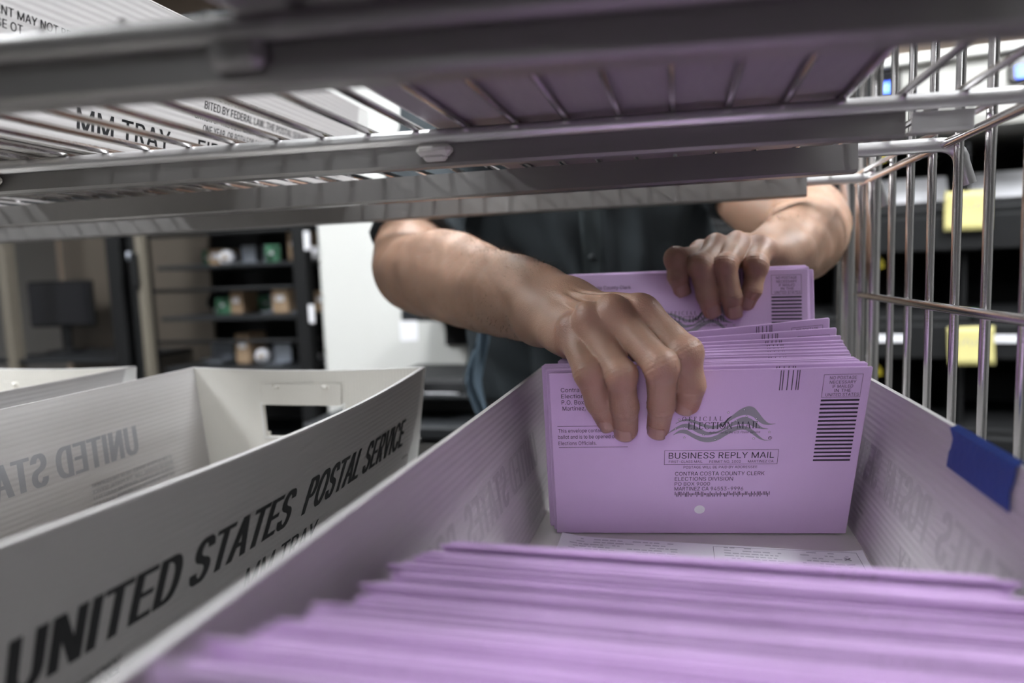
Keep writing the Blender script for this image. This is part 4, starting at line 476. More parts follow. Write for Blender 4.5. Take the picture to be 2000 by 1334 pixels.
# blue tape folded over the rim of the envelope tray
def tape():
    t = tag(link('masking_tape', mesh('masking_tape', MB()), 'blue_tape'), 'torn strip of blue masking tape over the rim of the envelope tray', 'tape')
    rng = random.Random(5); wr = tray_walls(0.004)[0]; mb = MB(); n = 18
    def pt(a, s, off=0):                                   # a = world y, s = arc length over the rim (negative: outside)
        if s < -0.0052: q = wr(a-0.410, 1 + (s+0.0052)/TH); d = 0.0013
        elif s > 0: q = wr(a-0.410, 1 - s/TH); d = -(TT+0.0013)
        else: q = wr(a-0.410, 1); return (0.0055+q[0]+0.0011-(s+0.0052)/0.0052*(TT+0.0024), a, FLOOR_Z+TH+0.0026)
        return (0.0055+q[0]+d, a, FLOOR_Z+q[2])
    S = [-0.02, -0.0055, -0.0026, 0.0001, 0.005, 0.013, 0.0215]
    V = []; F = []
    for i in range(n+1):
        a = 0.362+(0.444-0.362)*i/n
        for j, s in enumerate(S):
            da = 0
            if i == n: da = rng.uniform(-0.010, 0.004)
            if i == 0: da = rng.uniform(-0.002, 0.002)
            V.append(pt(a+da, s))
    m = len(S)
    for i in range(n):
        for j in range(m-1): F.append((i*m+j, i*m+j+1, (i+1)*m+j+1, (i+1)*m+j))
    me = t.data; me.from_pydata([tuple(p) for p in V], [], F); me.update()
    t.location = (0, 0, CZ)
    md = t.modifiers.new('thickness', 'SOLIDIFY'); md.thickness = 0.0003; md.offset = 0
tape()

# ---------------------------------------------------------------- lilac reply envelopes
EW, EH, ET = 0.234, 0.1515, 0.0009
mm = 0.001
def env_fn(u, v): return ((u-117)*mm, -ET/2-0.0002, v*EH/155)
def env_fn2(u, v): return ((u-117)*mm, -ET/2-0.00012, v*EH/155)

# serif capitals for the emblem: polygons in a 1-high box
def serif(ch):
    t, h = 0.155, 0.05                                      # stem and hairline
    def stem(x, th=t): return [[(x, 0), (x+th, 0), (x+th, 1), (x, 1)], [(x-0.09, 0), (x+th+0.09, 0), (x+th+0.09, h), (x-0.09, h)], [(x-0.09, 1-h), (x+th+0.09, 1-h), (x+th+0.09, 1), (x-0.09, 1)]]
    def ring(cx, rx, a0=0, a1=360):
        P = []; n = 22
        for k in range(n):
            A, B = R(a0+(a1-a0)*k/n), R(a0+(a1-a0)*(k+1)/n)
            f = lambda a, i: (cx+(rx-(0.145 if i else 0))*math.cos(a), 0.5+(0.52-(0.055 if i else 0))*math.sin(a))
            P.append([f(A, 0), f(B, 0), f(B, 1), f(A, 1)])
        return P
    if ch == 'I': return stem(0.09), 0.34
    if ch == 'L': return stem(0.09) + [[(0.24, 0), (0.66, 0), (0.70, 0.24), (0.65, 0.24), (0.60, h*1.3), (0.24, h*1.3)]], 0.72
    if ch == 'E': return stem(0.09) + [[(0.24, 0), (0.66, 0), (0.70, 0.22), (0.65, 0.22), (0.60, h*1.3), (0.24, h*1.3)], [(0.24, 1-h*1.3), (0.58, 1-h*1.3), (0.61, 0.80), (0.66, 0.80), (0.66, 1), (0.24, 1)], [(0.24, 0.48), (0.50, 0.48), (0.50, 0.54), (0.24, 0.54)], [(0.48, 0.41), (0.52, 0.41), (0.52, 0.61), (0.48, 0.61)]], 0.74
    if ch == 'F': return stem(0.09) + [[(0.24, 1-h*1.3), (0.56, 1-h*1.3), (0.59, 0.80), (0.64, 0.80), (0.64, 1), (0.24, 1)], [(0.24, 0.48), (0.50, 0.48), (0.50, 0.54), (0.24, 0.54)]], 0.68
    if ch == 'T': return stem(0.30) + [[(0.0, 1-h*1.3), (0.76, 1-h*1.3), (0.76, 1), (0.0, 1)], [(0.0, 0.78), (0.05, 0.78), (0.09, 0.95), (0.0, 0.95)], [(0.76, 0.78), (0.71, 0.78), (0.67, 0.95), (0.76, 0.95)]], 0.78
    if ch == 'O': return ring(0.48, 0.47), 0.98
    if ch == 'C': return ring(0.48, 0.47, 42, 318) + [[(0.79, 0.70), (0.84, 0.70), (0.84, 0.98), (0.79, 0.98)]], 0.90
    if ch == 'N': return [[(0.10, 0), (0.17, 0), (0.17, 1), (0.10, 1)], [(0.74, 0), (0.81, 0), (0.81, 1), (0.74, 1)], [(0.08, 1), (0.26, 1), (0.81, 0.0), (0.70, 0.0)], [(0, 0), (0.27, 0), (0.27, h), (0, h)], [(0.64, 1-h), (0.91, 1-h), (0.91, 1), (0.64, 1)]], 0.94
    if ch == 'M': return [[(0.10, 0), (0.17, 0), (0.20, 1), (0.13, 1)], [(0.86, 0), (1.02, 0), (0.97, 1), (0.83, 1)], [(0.13, 1), (0.29, 1), (0.58, 0.1), (0.50, 0.0)], [(0.50, 0), (0.56, 0.0), (0.90, 1), (0.84, 1)], [(0, 0), (0.27, 0), (0.27, h), (0, h)], [(0.77, 0), (1.11, 0), (1.11, h), (0.77, h)]], 1.14
    if ch == 'A': return [[(0.10, 0), (0.16, 0), (0.46, 1), (0.41, 1)], [(0.66, 0), (0.84, 0), (0.51, 1), (0.40, 1)], [(0.24, 0.33), (0.66, 0.33), (0.66, 0.39), (0.24, 0.39)], [(0, 0), (0.26, 0), (0.26, h), (0, h)], [(0.57, 0), (0.93, 0), (0.93, h), (0.57, h)]], 0.94
    return [], 0.40
def serif_into(mb, s, u0, v0, u1, v1, fn, space=0.0):
    L = [serif(c) for c in s]; tot = sum(w for _, w in L) + space*(len(s)-1); k = (u1-u0)/tot; x = 0
    for P, w in L:
        for poly in P: mb.add([fn(u0+(x+p[0])*k, v0+p[1]*(v1-v0)) for p in poly], [tuple(range(len(poly)))])
        x += w+space
def smooth_curve(P, n=60):
    P = sorted(P); xs = np.array([p[0] for p in P], float); ys = np.array([p[1] for p in P], float)
    x = np.linspace(xs[0], xs[-1], n); m = np.gradient(ys, xs); i = np.clip(np.searchsorted(xs, x)-1, 0, len(xs)-2)
    h = xs[i+1]-xs[i]; t = (x-xs[i])/h
    return x, (2*t**3-3*t**2+1)*ys[i]+(t**3-2*t**2+t)*h*m[i]+(-2*t**3+3*t**2)*ys[i+1]+(t**3-t**2)*h*m[i+1]
def lg(x, y): return (88.05+(x-120)*0.06297 , 98.4+(490-y)*0.0756)     # emblem sketch units -> mm on the envelope
def band_into(mb, up, lo, fn):
    xu, yu = smooth_curve(up); xl, yl = smooth_curve(lo); n = len(xu)
    V = [fn(*lg(a, b)) for a, b in zip(xu, yu)] + [fn(*lg(a, b)) for a, b in zip(xl, yl)]
    mb.add(V, [(i, n+i, n+i+1, i+1) for i in range(n-1)])

def make_envelope():
    t = thing('reply_envelope', 'x', 'envelope', (0, 0, 0))
    b = MB(); c = 0.0022                                     # body: cut corners, slightly swollen middle
    out = [(-EW/2+c*0.3, 0), (EW/2-c*0.3, 0), (EW/2, c*0.3), (EW/2, EH-c*0.5), (EW/2-c*0.5, EH), (-EW/2+c*0.5, EH), (-EW/2, EH-c*0.5), (-EW/2, c*0.3)]
    n = len(out); V = []; F = []
    for y, k in ((-ET/2, 0.0006), (-ET/2+0.0003, 0), (ET/2-0.0003, 0), (ET/2, 0.0006)):
        for x, z in out: V.append((x-math.copysign(k, x), y, z+(k if z < EH/2 else -k)))
    for r in range(3):
        for i in range(n): F.append((r*n+i, r*n+(i+1) % n, (r+1)*n+(i+1) % n, (r+1)*n+i))
    F += [tuple(range(n-1, -1, -1)), tuple(3*n+i for i in range(n))]
    part('paper_body', b.add(V, F), 'lilac_paper', t)
    fl = MB().add([(-EW/2+0.003, ET/2+0.0003, EH-0.001), (EW/2-0.003, ET/2+0.0003, EH-0.001), (EW/2-0.022, ET/2+0.0004, EH-0.046), (-EW/2+0.022, ET/2+0.0004, EH-0.046),
                   (-EW/2+0.003, ET/2, EH-0.001), (EW/2-0.003, ET/2, EH-0.001), (EW/2-0.022, ET/2, EH-0.046), (-EW/2+0.022, ET/2, EH-0.046)],
                  [(1, 0, 3, 2), (2, 3, 7, 6), (0, 4, 7, 3), (1, 2, 6, 5), (0, 1, 5, 4)])
    part('flap', fl, 'lilac_paper', t)
    k = MB(); f = env_fn
    def T(s, a, b_, bold=0.0, slant=0.0, tilt=0.0): text_into(k, s, a[0], a[1], b_[0], b_[1], f, bold, slant, tilt)
    T('Contra Costa County Clerk', (8.6, 138.6), (66, 142.2)); T('Elections Division', (8.7, 133.0), (47.5, 136.6))
    T('P.O. Box 900', (8.8, 127.4), (35.5, 131.2)); T('Martinez, CA 94553-0900', (9.3, 122.0), (62.5, 125.7))
    quad_into(k, 4.7, 107.2, 59.6, 107.6, f); quad_into(k, 5.1, 87.3, 59.3, 87.7, f)
    T('This envelope contains an official', (5.2, 101.6), (58.5, 105.0)); T('ballot and is to be opened only by', (4.9, 95.8), (58.5, 99.2)); T('Elections Officials.', (4.9, 89.8), (34.8, 93.2))
    for x in (169.8, 171.6, 175.0, 178.4, 181.4, 183.0): quad_into(k, x, 136.6, x+0.65, 153.5, f)
    frame_into(k, 200.6, 129.6, 228.0, 149.2, 0.28, f)
    for s, a, b_ in (('NO POSTAGE', (205, 145.0), (223.8, 147.6)), ('NECESSARY', (205.2, 141.3), (223.8, 143.9)), ('IF MAILED', (207.6, 137.8), (222, 140.4)), ('IN THE', (209.3, 134.2), (221, 136.8)), ('UNITED STATES', (203.4, 130.6), (226.9, 133.2))): T(s, a, b_)
    for i in range(16): v = 126.3-i*3.6; quad_into(k, 200.6, v, 228.0, v+1.62, f)
    frame_into(k, 87.6, 69.9, 174.3, 83.6, 0.32, f)
    T('BUSINESS REPLY MAIL', (91, 75.8), (171.2, 81.4), 0.004)
    T('FIRST-CLASS MAIL', (91.2, 71.6), (117.2, 73.9)); T('PERMIT NO. 1002', (122.5, 71.4), (146.5, 73.7)); T('MARTINEZ CA', (152, 71.4), (171.3, 73.7))
    T('POSTAGE WILL BE PAID BY ADDRESSEE', (102.8, 66.1), (159.4, 68.5), 0.004)
    T('CONTRA COSTA COUNTY CLERK', (96.4, 59.3), (165.4, 62.9)); T('ELECTIONS DIVISION', (96.4, 54.2), (141.6, 57.8)); T('PO BOX 9000', (96.4, 49.3), (124, 52.8)); T('MARTINEZ CA 94553-9996', (96.4, 44.4), (150.1, 48.0))
    rng = random.Random(11)
    for i in range(65):
        x = 96.8+i*1.147; lo = 38.2 + (1.6 if rng.random() < 0.5 else 0); hi = 43.3 - (1.6 if rng.random() < 0.5 else 0); quad_into(k, x, lo, x+0.55, hi, f)
    # emblem lettering and check mark
    serif_into(k, 'OFFICIAL', *lg(315, 328), *lg(795, 278), f, 0.55)
    serif_into(k, 'ELECTION', *lg(385, 428), *lg(920, 345), f, 0.10); serif_into(k, 'MAIL', *lg(965, 425), *lg(1240, 342), f, 0.10)
    T('Authorized by the U.S. Postal Service', lg(640, 482), lg(1245, 455), 0.0, 0.25)
    ck = [(762, 372), (782, 362), (800, 392), (822, 345), (850, 305), (888, 278), (905, 277), (868, 310), (835, 360), (803, 412)]
    k.add([f(*lg(*p)) for p in ck], [(0, 1, 2, 9), (2, 3, 8, 9), (3, 4, 7, 8), (4, 5, 6, 7)])
    cc = lg(1371, 544)
    for i in range(14):
        a, b_ = 2*math.pi*i/14, 2*math.pi*(i+1)/14; k.add([f(cc[0]+r*math.cos(q), cc[1]+r*math.sin(q)) for r, q in ((1.45, a), (1.45, b_), (1.1, b_), (1.1, a))], [(0, 1, 2, 3)])
    T('R', (cc[0]-0.6, cc[1]-0.8), (cc[0]+0.6, cc[1]+0.8))
    st = MB(); stars = [(278, 308), (238, 420), (345, 405), (350, 525), (580, 498), (720, 553), (855, 232), (1040, 203), (1075, 283), (1190, 308), (957, 333), (1357, 472), (1178, 548), (1195, 352)]
    for sx, sy in stars:
        c0 = lg(sx, sy); o = [(c0[0]+(1.25 if j % 2 == 0 else 0.52)*math.sin(j*math.pi/5), c0[1]+(1.25 if j % 2 == 0 else 0.52)*math.cos(j*math.pi/5)) for j in range(10)]
        i_ = [(c0[0]+(p[0]-c0[0])*0.62, c0[1]+(p[1]-c0[1])*0.62) for p in o]
        for j in range(10): k.add([f(*o[j]), f(*o[(j+1) % 10]), f(*i_[(j+1) % 10]), f(*i_[j])], [(0, 1, 2, 3)])
        for j in range(0, 10): st.add([f(*c0), f(*i_[(j+1) % 10]), f(*i_[j])], [(0, 1, 2)])
    part('printed_text', k, 'ink', t)
    g = MB(); f2 = env_fn2
    band_into(g, [(240, 352), (300, 318), (380, 302), (480, 325), (600, 372), (700, 388), (800, 352), (900, 272), (1000, 195), (1080, 164), (1150, 178), (1210, 238), (1270, 310), (1330, 362), (1420, 374)],
              [(240, 360), (300, 334), (380, 330), (480, 362), (600, 410), (700, 425), (800, 392), (900, 322), (1000, 275), (1080, 266), (1150, 290), (1210, 338), (1270, 376), (1330, 388), (1420, 377)], f2)
    band_into(g, [(120, 494), (230, 412), (330, 362), (420, 366), (520, 412), (620, 462), (720, 462), (820, 418), (920, 345), (1020, 292), (1100, 298), (1180, 345), (1260, 412), (1340, 434)],
              [(120, 497), (230, 436), (330, 404), (420, 425), (520, 478), (620, 502), (720, 484), (820, 445), (920, 392), (1020, 372), (1100, 378), (1180, 412), (1260, 436), (1340, 438)], f2)
    band_into(g, [(210, 495), (280, 442), (360, 430), (450, 478), (550, 520), (660, 527), (760, 492), (860, 430), (960, 398), (1080, 402), (1160, 445), (1240, 518), (1300, 562), (1390, 570)],
              [(210, 498), (280, 474), (360, 482), (450, 530), (550, 576), (660, 588), (760, 562), (860, 502), (960, 452), (1080, 448), (1160, 498), (1240, 552), (1300, 574), (1390, 573)], f2)
    part('printed_emblem', g, 'ink_grey', t)
    part('emblem_stars', st, 'white_paper', t)
    h = MB(); c0 = (117.0, 25.1); N = 20
    h.add([f(c0[0]+4.3*math.cos(2*math.pi*i/N), c0[1]+4.3*math.sin(2*math.pi*i/N)) for i in range(N)], [tuple(range(N))])
    part('punched_hole', h, 'white_paper', t)
    return t
ENV = make_envelope()
_first = [True]
def put_envelope(label, origin, lean, yaw=0.0, roll=0.0, group=None, flat=False):
    """origin = bottom centre in camera space; lean tips the top towards the camera"""
    M = Matrix.Rotation(yaw, 3, 'Z') @ Matrix.Rotation(-roll, 3, 'Y') @ Matrix.Rotation(lean, 3, 'X')
    if flat: M = Matrix.Rotation(yaw, 3, 'Z') @ Matrix.Rotation(lean, 3, 'X') @ Matrix.Rotation(-roll, 3, 'Y')
    e = M.to_euler()
    if _first[0]:
        _first[0] = False; o = ENV; o.location = (origin[0], origin[1], origin[2]+CZ); o.rotation_euler = e; o['label'] = label; o['group'] = group
    else: o = copy_tree(ENV, label, origin, e, group)
    return o
def put_envelope_bl(label, bl, lean, yaw, roll, group):
    M = Matrix.Rotation(yaw, 3, 'Z') @ Matrix.Rotation(-roll, 3, 'Y')
    q = Vector(bl) + M @ Vector((EW/2, 0, 0)); return put_envelope(label, q, lean, yaw, roll, group)
ENV_Z = FLOOR_Z + TT + 0.0006
G1 = 'lilac envelopes held by the right hand'
put_envelope('front lilac envelope with full printing under the right hand fingertips', (0.0115, 0.5668, ENV_Z+0.0006), R(18.5), R(8.0), R(0.15), G1)
rng = random.Random(3)
for i in range(8):
    put_envelope_bl('lilac envelope squeezed directly behind the front one, only its edges showing', (-0.1045-0.0065*min(1, (i+1)/4)+rng.uniform(-0.0015, 0.0015), 0.5508+0.0022*(i+1), ENV_Z+0.0006+rng.uniform(0.0, 0.0035)), R(18.3-0.2*i), R(8.0+0.1*i), R(rng.uniform(0.12, 0.26)), G1)
G2 = 'lilac envelopes fanned out between the hands'
fan = [(8.9, 0.1), (9.3, 0.3), (9.7, 0.2), (10.2, 0.5), (10.7, 0.3), (11.2, 0.6), (11.7, 0.7), (12.1, 1.1), (12.6, 2.2), (13.6, 3.8)]
for i, (ya, ro) in enumerate(fan):
    n = len(fan)
    lab = 'lilac envelope standing %s in the fan between the two hands' % ('lowest', 'second-lowest', 'third-lowest', 'fourth-lowest', 'fifth-lowest', 'fifth-highest', 'fourth-highest', 'third-highest', 'second-highest', 'highest')[i]
    put_envelope_bl(lab, (-0.106+0.0010*i, 0.5940+0.0021*i, ENV_Z+0.001+0.0015*max(0, i-5)), R(15.5-0.8*i), R(ya), R(ro), G2)
G3 = 'lilac envelopes held up by the left hand'
for i, (dx, dz, ro) in enumerate(((0, 0, -0.3), (0.0025, 0.001, 0.2), (0.0065, -0.0015, 0.0), (0.0015, 0.002, 0.4))):
    put_envelope(['lilac envelope lifted at the back, gripped by the left hand, emblem facing forward', 'lilac envelope just behind the lifted one, under the left thumb side', 'lilac envelope behind the lifted one, offset to the right', 'rearmost lilac envelope in the left hand'][i],
                 (0.0005+dx, 0.6850+0.0021*i, -0.1545+dz), R(-9.0), R(0.0), R(ro), G3)
# the foreground pile leans back towards the near end of the tray
G4 = 'lilac envelopes packed in the foreground pile'
rng = random.Random(21); NP = 60
for i in range(NP):
    t = i/(NP-1); yb = float(np.interp(t, (0, 0.4, 0.7, 1), (0.432, 0.339, 0.251, 0.196))) + rng.uniform(-0.0006, 0.0006); ln = float(np.interp(t, (0, 0.4, 0.7, 1), (54.5, 48.5, 37.5, 30.0))) + rng.uniform(-0.1, 0.1)
    zb = ENV_Z + 0.0008 + abs(rng.gauss(0, 0.0016)) + (0.004 if i % 9 == 4 else 0)
    ro = rng.gauss(0, 0.4) - 0.3; zb += abs(math.sin(R(ro)))*EW/2; yb -= (zb-ENV_Z)*math.tan(R(ln))
    o = put_envelope('farthest lilac envelope of the foreground pile, next to the printed form' if i == 0 else 'nearest lilac envelope of the foreground pile, at the bottom of the picture' if i == NP-1 else 'lilac envelope packed in the middle of the leaning foreground pile', (0.003+rng.gauss(0, 0.0035)-0.001*t, yb, zb), R(ln), R(rng.gauss(0, 0.10)), R(ro), G4, True)

# printed sheet lying on the tray floor
def form_sheet():
    t = thing('printed_form', 'white printed form lying flat on the tray floor before the front envelope', 'paper', (0.0, 0.458, FLOOR_Z+TT+0.0003))
    fn = lambda u, v: (u, v, 0.0006+0.004*max(0, (abs(u-0.017)-0.09)/0.03)**2 + 0.003*max(0, (v-0.06)/0.03)**2)
    o = part('sheet', MB().slab(fn, lin(-0.098, 0.130, 16), lin(-0.012, 0.083, 8), 0.0004), 'white_paper', t); smooth_by_angle(o)
    k = MB(); f = lambda u, v: tuple(Vector(fn(u, v))+Vector((0, 0, 0.0003)))
    rg = random.Random(2)
    for i in range(14):
        v = 0.078-i*0.0042
        for x0, x1 in ((-0.09, -0.005), (0.03, 0.075), (0.085, 0.122)):
            x = x0
            while x < x1-0.004:
                l = rg.uniform(0.002, 0.007)
                if rg.random() < 0.7: quad_into(k, x, v, min(x+l, x1), v+0.0016, f)
                x += l+0.0012
    o = part('printed_lines', k, 'faint_ink', t); o['kind'] = 'stuff'
    x = MB()
    for s in (-1, 1): x.box((0.117, 0.070, 0.0022), (0.006, 0.0008, 0.0002), Matrix.Rotation(s*0.8, 3, 'Z'))
    frame_into(x, 0.022, 0.02, 0.125, 0.0795, 0.0004, f); part('signature_box', x, 'ink_grey', t)
form_sheet()

# ---------------------------------------------------------------- the wire cart
PX = 0.203                                  # right-hand side panel
CB = (-0.55, 0.45, FZ)
cart = thing('wire_cart', 'chrome wire shelf cart holding the mail trays, with barred side panel', 'cart', CB)
def cpart(name, mb, m='chrome', smooth=True):
    o = part(name, mb, m, cart, smooth, rel=CB)
    if smooth: smooth_by_angle(o, 40)
    return o
# upright corner posts on casters
for x, y in ((0.2245, 1.037), (PX+0.012, 0.02), (-1.31, 1.037), (-1.31, 0.02)):
    p = cpart('post', MB().tube([(x, y, FZ+0.10), (x, y, 0.62)], 0.0125, 16))
    cs = MB().lathe([(0.012, 0.085), (0.016, 0.08), (0.016, 0.10), (0.012, 0.105)], (0, 0, 0), 14)
    c = part('caster', MB().box((x, y+0.008, FZ+0.068), (0.03, 0.05, 0.05), bev=0.004), 'steel_tray', p, rel=CB)
    wheel = MB().tube([(x-0.012, y+0.015, FZ+0.04), (x+0.012, y+0.015, FZ+0.04)], 0.04, 20); part('wheel', wheel, 'black_rubber', p, rel=CB)
# second thin upright welded beside the far right post
cpart('upright_rod', MB().tube([(PX, 0.872, -0.42), (PX, 0.872, 0.60)], 0.0068, 12))
cpart('upright_rod', MB().tube([(PX+0.004, 0.838, -0.42), (PX+0.004, 0.838, 0.60)], 0.0075, 12))
for x0, x1 in ((PX, 0.2245), (-1.30, -1.31)):
    for z in (-0.30, 0.345): cpart('bracket', MB().tube([(x0, 0.872, z), (x1, 1.028, z)], 0.0045, 8))
# right side panel: vertical bars and horizontal wires
for i in range(15):
    y = 0.489 + 0.0565*i if i < 6 else 0.489 - 0.0565*(i-5)
    if y > 0.80 or y < 0.05: continue
    cpart('side_bar', MB().tube([(PX+0.0045, y, -0.42), (PX+0.0045, y, 0.60)], 0.0034, 10))
for z in (0.0885, -0.0395, -0.168, -0.30, 0.215, 0.345, 0.475, 0.60):
    cpart('side_wire', MB().tube([(PX-0.0015, 0.02, z), (PX-0.0015, 0.885, z)], 0.0036, 10))
for i in range(14):                         # left side panel, far outside the frame
    pass
for y in lin(0.06, 0.86, 12): cpart('side_bar', MB().tube([(-1.30, y, -0.42), (-1.30, y, 0.60)], 0.0034, 8))
for z in (0.0885, -0.0395, -0.168, -0.30): cpart('side_wire', MB().tube([(-1.296, 0.02, z), (-1.296, 0.885, z)], 0.0036, 8))

def channel(y, z0, z1, x0, x1, lip=0.016):
    """pressed shelf rail: vertical face with a rolled foot turned back"""
    m = MB(); t = 0.0014
    prof = [(0, z1), (0, z0+0.002), (0.002, z0), (lip, z0), (lip, z0+t), (0.003, z0+t), (t, z0+0.003), (t, z1)]
    n = len(prof); V = []
    for x in (x0, x1): V += [(x, y+a, b) for a, b in prof]
    F = [(i, (i+1) % n, n+(i+1) % n, n+i) for i in range(n)] + [tuple(range(n)), tuple(range(2*n-1, n-1, -1))]
    return m.add([tuple(p) for p in V], [tuple(reversed(q)) for q in F])
def rod_with_hook(y, z, x0, r, bend=0.016, drop=0.017):
    pts = [(x0, y, z)] + [(PX-0.006-bend+bend*math.sin(a), y, z-bend*(1-math.cos(a))*0.9) for a in [k*math.pi/2/6 for k in range(7)]]
    lx = pts[-1]; pts = [pts[0]] + [(p[0]+0.018, p[1], p[2]) for p in pts[1:]]
    lx = pts[-1]; pts.append((lx[0]+0.006, y+0.002, lx[2]-drop)); return MB().tube(pts, r, 12)
# upper shelf: three pressed rails across, seen from below, plus the near front rail
SX0, SX1 = -1.29, 0.139
for y, z0, z1, r in ((0.841, 0.0745, 0.0965, 0.0052), (0.612, 0.0715, 0.0940, 0.0058)):
    cpart('shelf_rail', channel(y, z0, z1, SX0, SX1), 'shelf_metal', False)
    cpart('rail_rod', rod_with_hook(y+0.006, z1-0.005, SX0, r), 'rod_metal')
def skew(mb, k):                            # rails set slightly askew across the cart
    mb.v = [(p[0], p[1]+k*p[0], p[2]) for p in mb.v]; return mb
y = 0.459; K = 0.075                        # middle rail: rod above a recessed plate
cpart('rail_rod', skew(MB().tube([(SX0, y-0.004, 0.0925), (-0.4, y-0.004, 0.0925), (PX+0.02, y-0.004, 0.0930)], 0.0050, 12), K), 'rod_metal')
cpart('shelf_rail', skew(channel(y+0.004, 0.0745, 0.0905, SX0, 0.134, 0.012), K), 'shelf_metal', False)
cpart('rail_end', skew(channel(y+0.0045, 0.0765, 0.0890, 0.1375, 0.172, 0.012), K), 'rod_metal', False)
for cx in (-0.512, -0.160):
    cpart('clip', skew(MB().box((cx, y-0.003, 0.0840), (0.024, 0.011, 0.008), bev=0.003).box((cx, y-0.002, 0.0800), (0.016, 0.008, 0.006), bev=0.002), K), 'clip_plastic', False)
y = 0.255; K = 0.11                         # near front rail, close to the lens
cpart('rail_rod', skew(MB().tube([(SX0, y-0.006, 0.0935), (PX+0.02, y-0.006, 0.0935)], 0.0052, 12), K), 'shelf_metal')
cpart('shelf_rail', skew(channel(y, 0.0750, 0.0920, SX0, PX-0.01, 0.016), K), 'shelf_metal', False)
cpart('clip', skew(MB().box((-0.160, y-0.005, 0.0855), (0.022, 0.008, 0.013), bev=0.003), K), 'shelf_metal', False)
# shelf wires running front to back
for i in range(44):
    x = 0.197 - 0.0335*i
    if x < SX0: break
    cpart('shelf_wire', MB().tube([(x, 0.250+0.11*x, 0.0990), (x, 0.868, 0.0990)], 0.0024, 8))
# lower shelf under the sorted trays
for y in (0.08, 0.28, 0.50, 0.70, 0.86): cpart('shelf_rail', channel(y, FLOOR_Z-0.030, FLOOR_Z-0.0052, SX0, PX-0.006, 0.014), 'shelf_metal', False)
for i in range(22):
    x = 0.190-0.0683*i
    if x > SX0: cpart('shelf_wire', MB().tube([(x, 0.06, FLOOR_Z-0.0026), (x, 0.878, FLOOR_Z-0.0026)], 0.0025, 6))
for z in (-0.62, -0.95):                    # lowest shelves, below the frame
    cpart('shelf_rail', channel(0.08, z-0.02, z, SX0, PX-0.006), 'shelf_metal', False); cpart('shelf_rail', channel(0.86, z-0.02, z, SX0, PX-0.006), 'shelf_metal', False)

# ---------------------------------------------------------------- sorting machine behind the cart, right
SM = (0.98, 2.35, FZ); SR = R(-9)
sm = thing('sorting_machine', 'black tiered mail sorting machine with cream header and blue displays', 'machine', SM, (0, 0, SR))
def sp(name, mb, m, parent=None, smooth=False): return part(name, mb, m, parent or sm, smooth)
HZ = CZ                                     # local z of eye level
sp('cabinet_back', MB().box((0, 0.50, 0.80), (2.0, 0.04, 1.60)), 'black_paint')
for x in (-0.99, 0.99): sp('side_panel', MB().box((x, 0.20, 0.80), (0.03, 0.62, 1.60), bev=0.004), 'black_paint')
hd = MB().add([(x, y, z) for x in (-1.0, 1.0) for y, z in ((-0.12, HZ+0.37), (-0.12, HZ+0.40), (-0.075, HZ+0.575), (0.55, HZ+0.60), (0.55, HZ+0.37))],
              [(0, 1, 2, 3, 4), (9, 8, 7, 6, 5), (0, 5, 6, 1), (1, 6, 7, 2), (2, 7, 8, 3), (3, 8, 9, 4), (4, 9, 5, 0)])
header = sp('header_panel', hd, 'beige_paint')
sp('header_edge', MB().box((0, -0.078, HZ+0.585), (2.0, 0.05, 0.03), bev=0.004), 'cream_paint', header)
for i, x in enumerate((-0.385, -0.015, 0.355, 0.72)):
    c = Vector((x, -0.096, HZ+0.520)); rot = Matrix.Rotation(R(-14.4), 3, 'X')
    bz = sp('display', MB().box(c, (0.105, 0.018, 0.085), rot, 0.006), 'screen_dark')
    sp('screen', MB().box(c+rot @ Vector((-0.004, -0.0095, -0.016)), (0.068, 0.003, 0.038), rot, 0.001), 'screen_blue', bz)
    tx = MB()
    for k in range(3): tx.box(c+rot @ Vector((0.006, -0.0115, -0.006-0.010*k)), (0.034-0.006*(k % 2), 0.001, 0.0035), rot)
    sp('screen_glyphs', tx, 'screen_text', bz)
tiers = (HZ+0.115, HZ-0.20, HZ-0.53)
for z in tiers:
    sp('tier_deck', MB().box((0, 0.16, z), (1.96, 0.60, 0.018), bev=0.003), 'black_paint')
    sp('tier_lip', MB().box((0, -0.145, z-0.045), (1.96, 0.02, 0.10), bev=0.004), 'black_paint')
    sp('tier_tray', MB().box((0, -0.07, z+0.028), (1.94, 0.14, 0.03), Matrix.Rotation(R(14), 3, 'X'), 0.004), 'black_paint')
    for k in range(6):
        x = -0.83+0.335*k
        sp('divider', MB().box((x, 0.16, z+0.11), (0.012, 0.55, 0.2), bev=0.003), 'black_paint')
        if k in (1, 4): sp('arrow_label', MB().add([(x+0.11+a, -0.121, z+b+0.19) for a, b in ((-0.015, -0.013), (0.015, -0.013), (0.015, 0.004), (0.006, 0.018), (-0.006, 0.018), (-0.015, 0.004))] + [(x+0.11+a, -0.116, z+b+0.19) for a, b in ((-0.015, -0.013), (0.015, -0.013), (0.015, 0.004), (0.006, 0.018), (-0.006, 0.018), (-0.015, 0.004))],
                                       [(0, 1, 2, 3, 4, 5), (11, 10, 9, 8, 7, 6)]+[(i, 6+i, 6+(i+1) % 6, (i+1) % 6) for i in range(6)]), 'yellow_label')
for k, x in enumerate((-0.72, -0.38, -0.05, 0.30, 0.62)):
    sp('bin_label', MB().box((x, -0.158, tiers[1]-0.035), (0.15, 0.004, 0.022), bev=0.001), 'white_paper')
for k in range(3): sp('lamp', MB().lathe([(0.012, 0), (0.012, 0.012), (0.007, 0.018)], (-0.14+0.33*k, -0.135, tiers[1]+0.03), 12), 'green_part', None, True)
M_sm = Matrix.Translation(SM) @ Matrix.Rotation(SR, 4, 'Z')
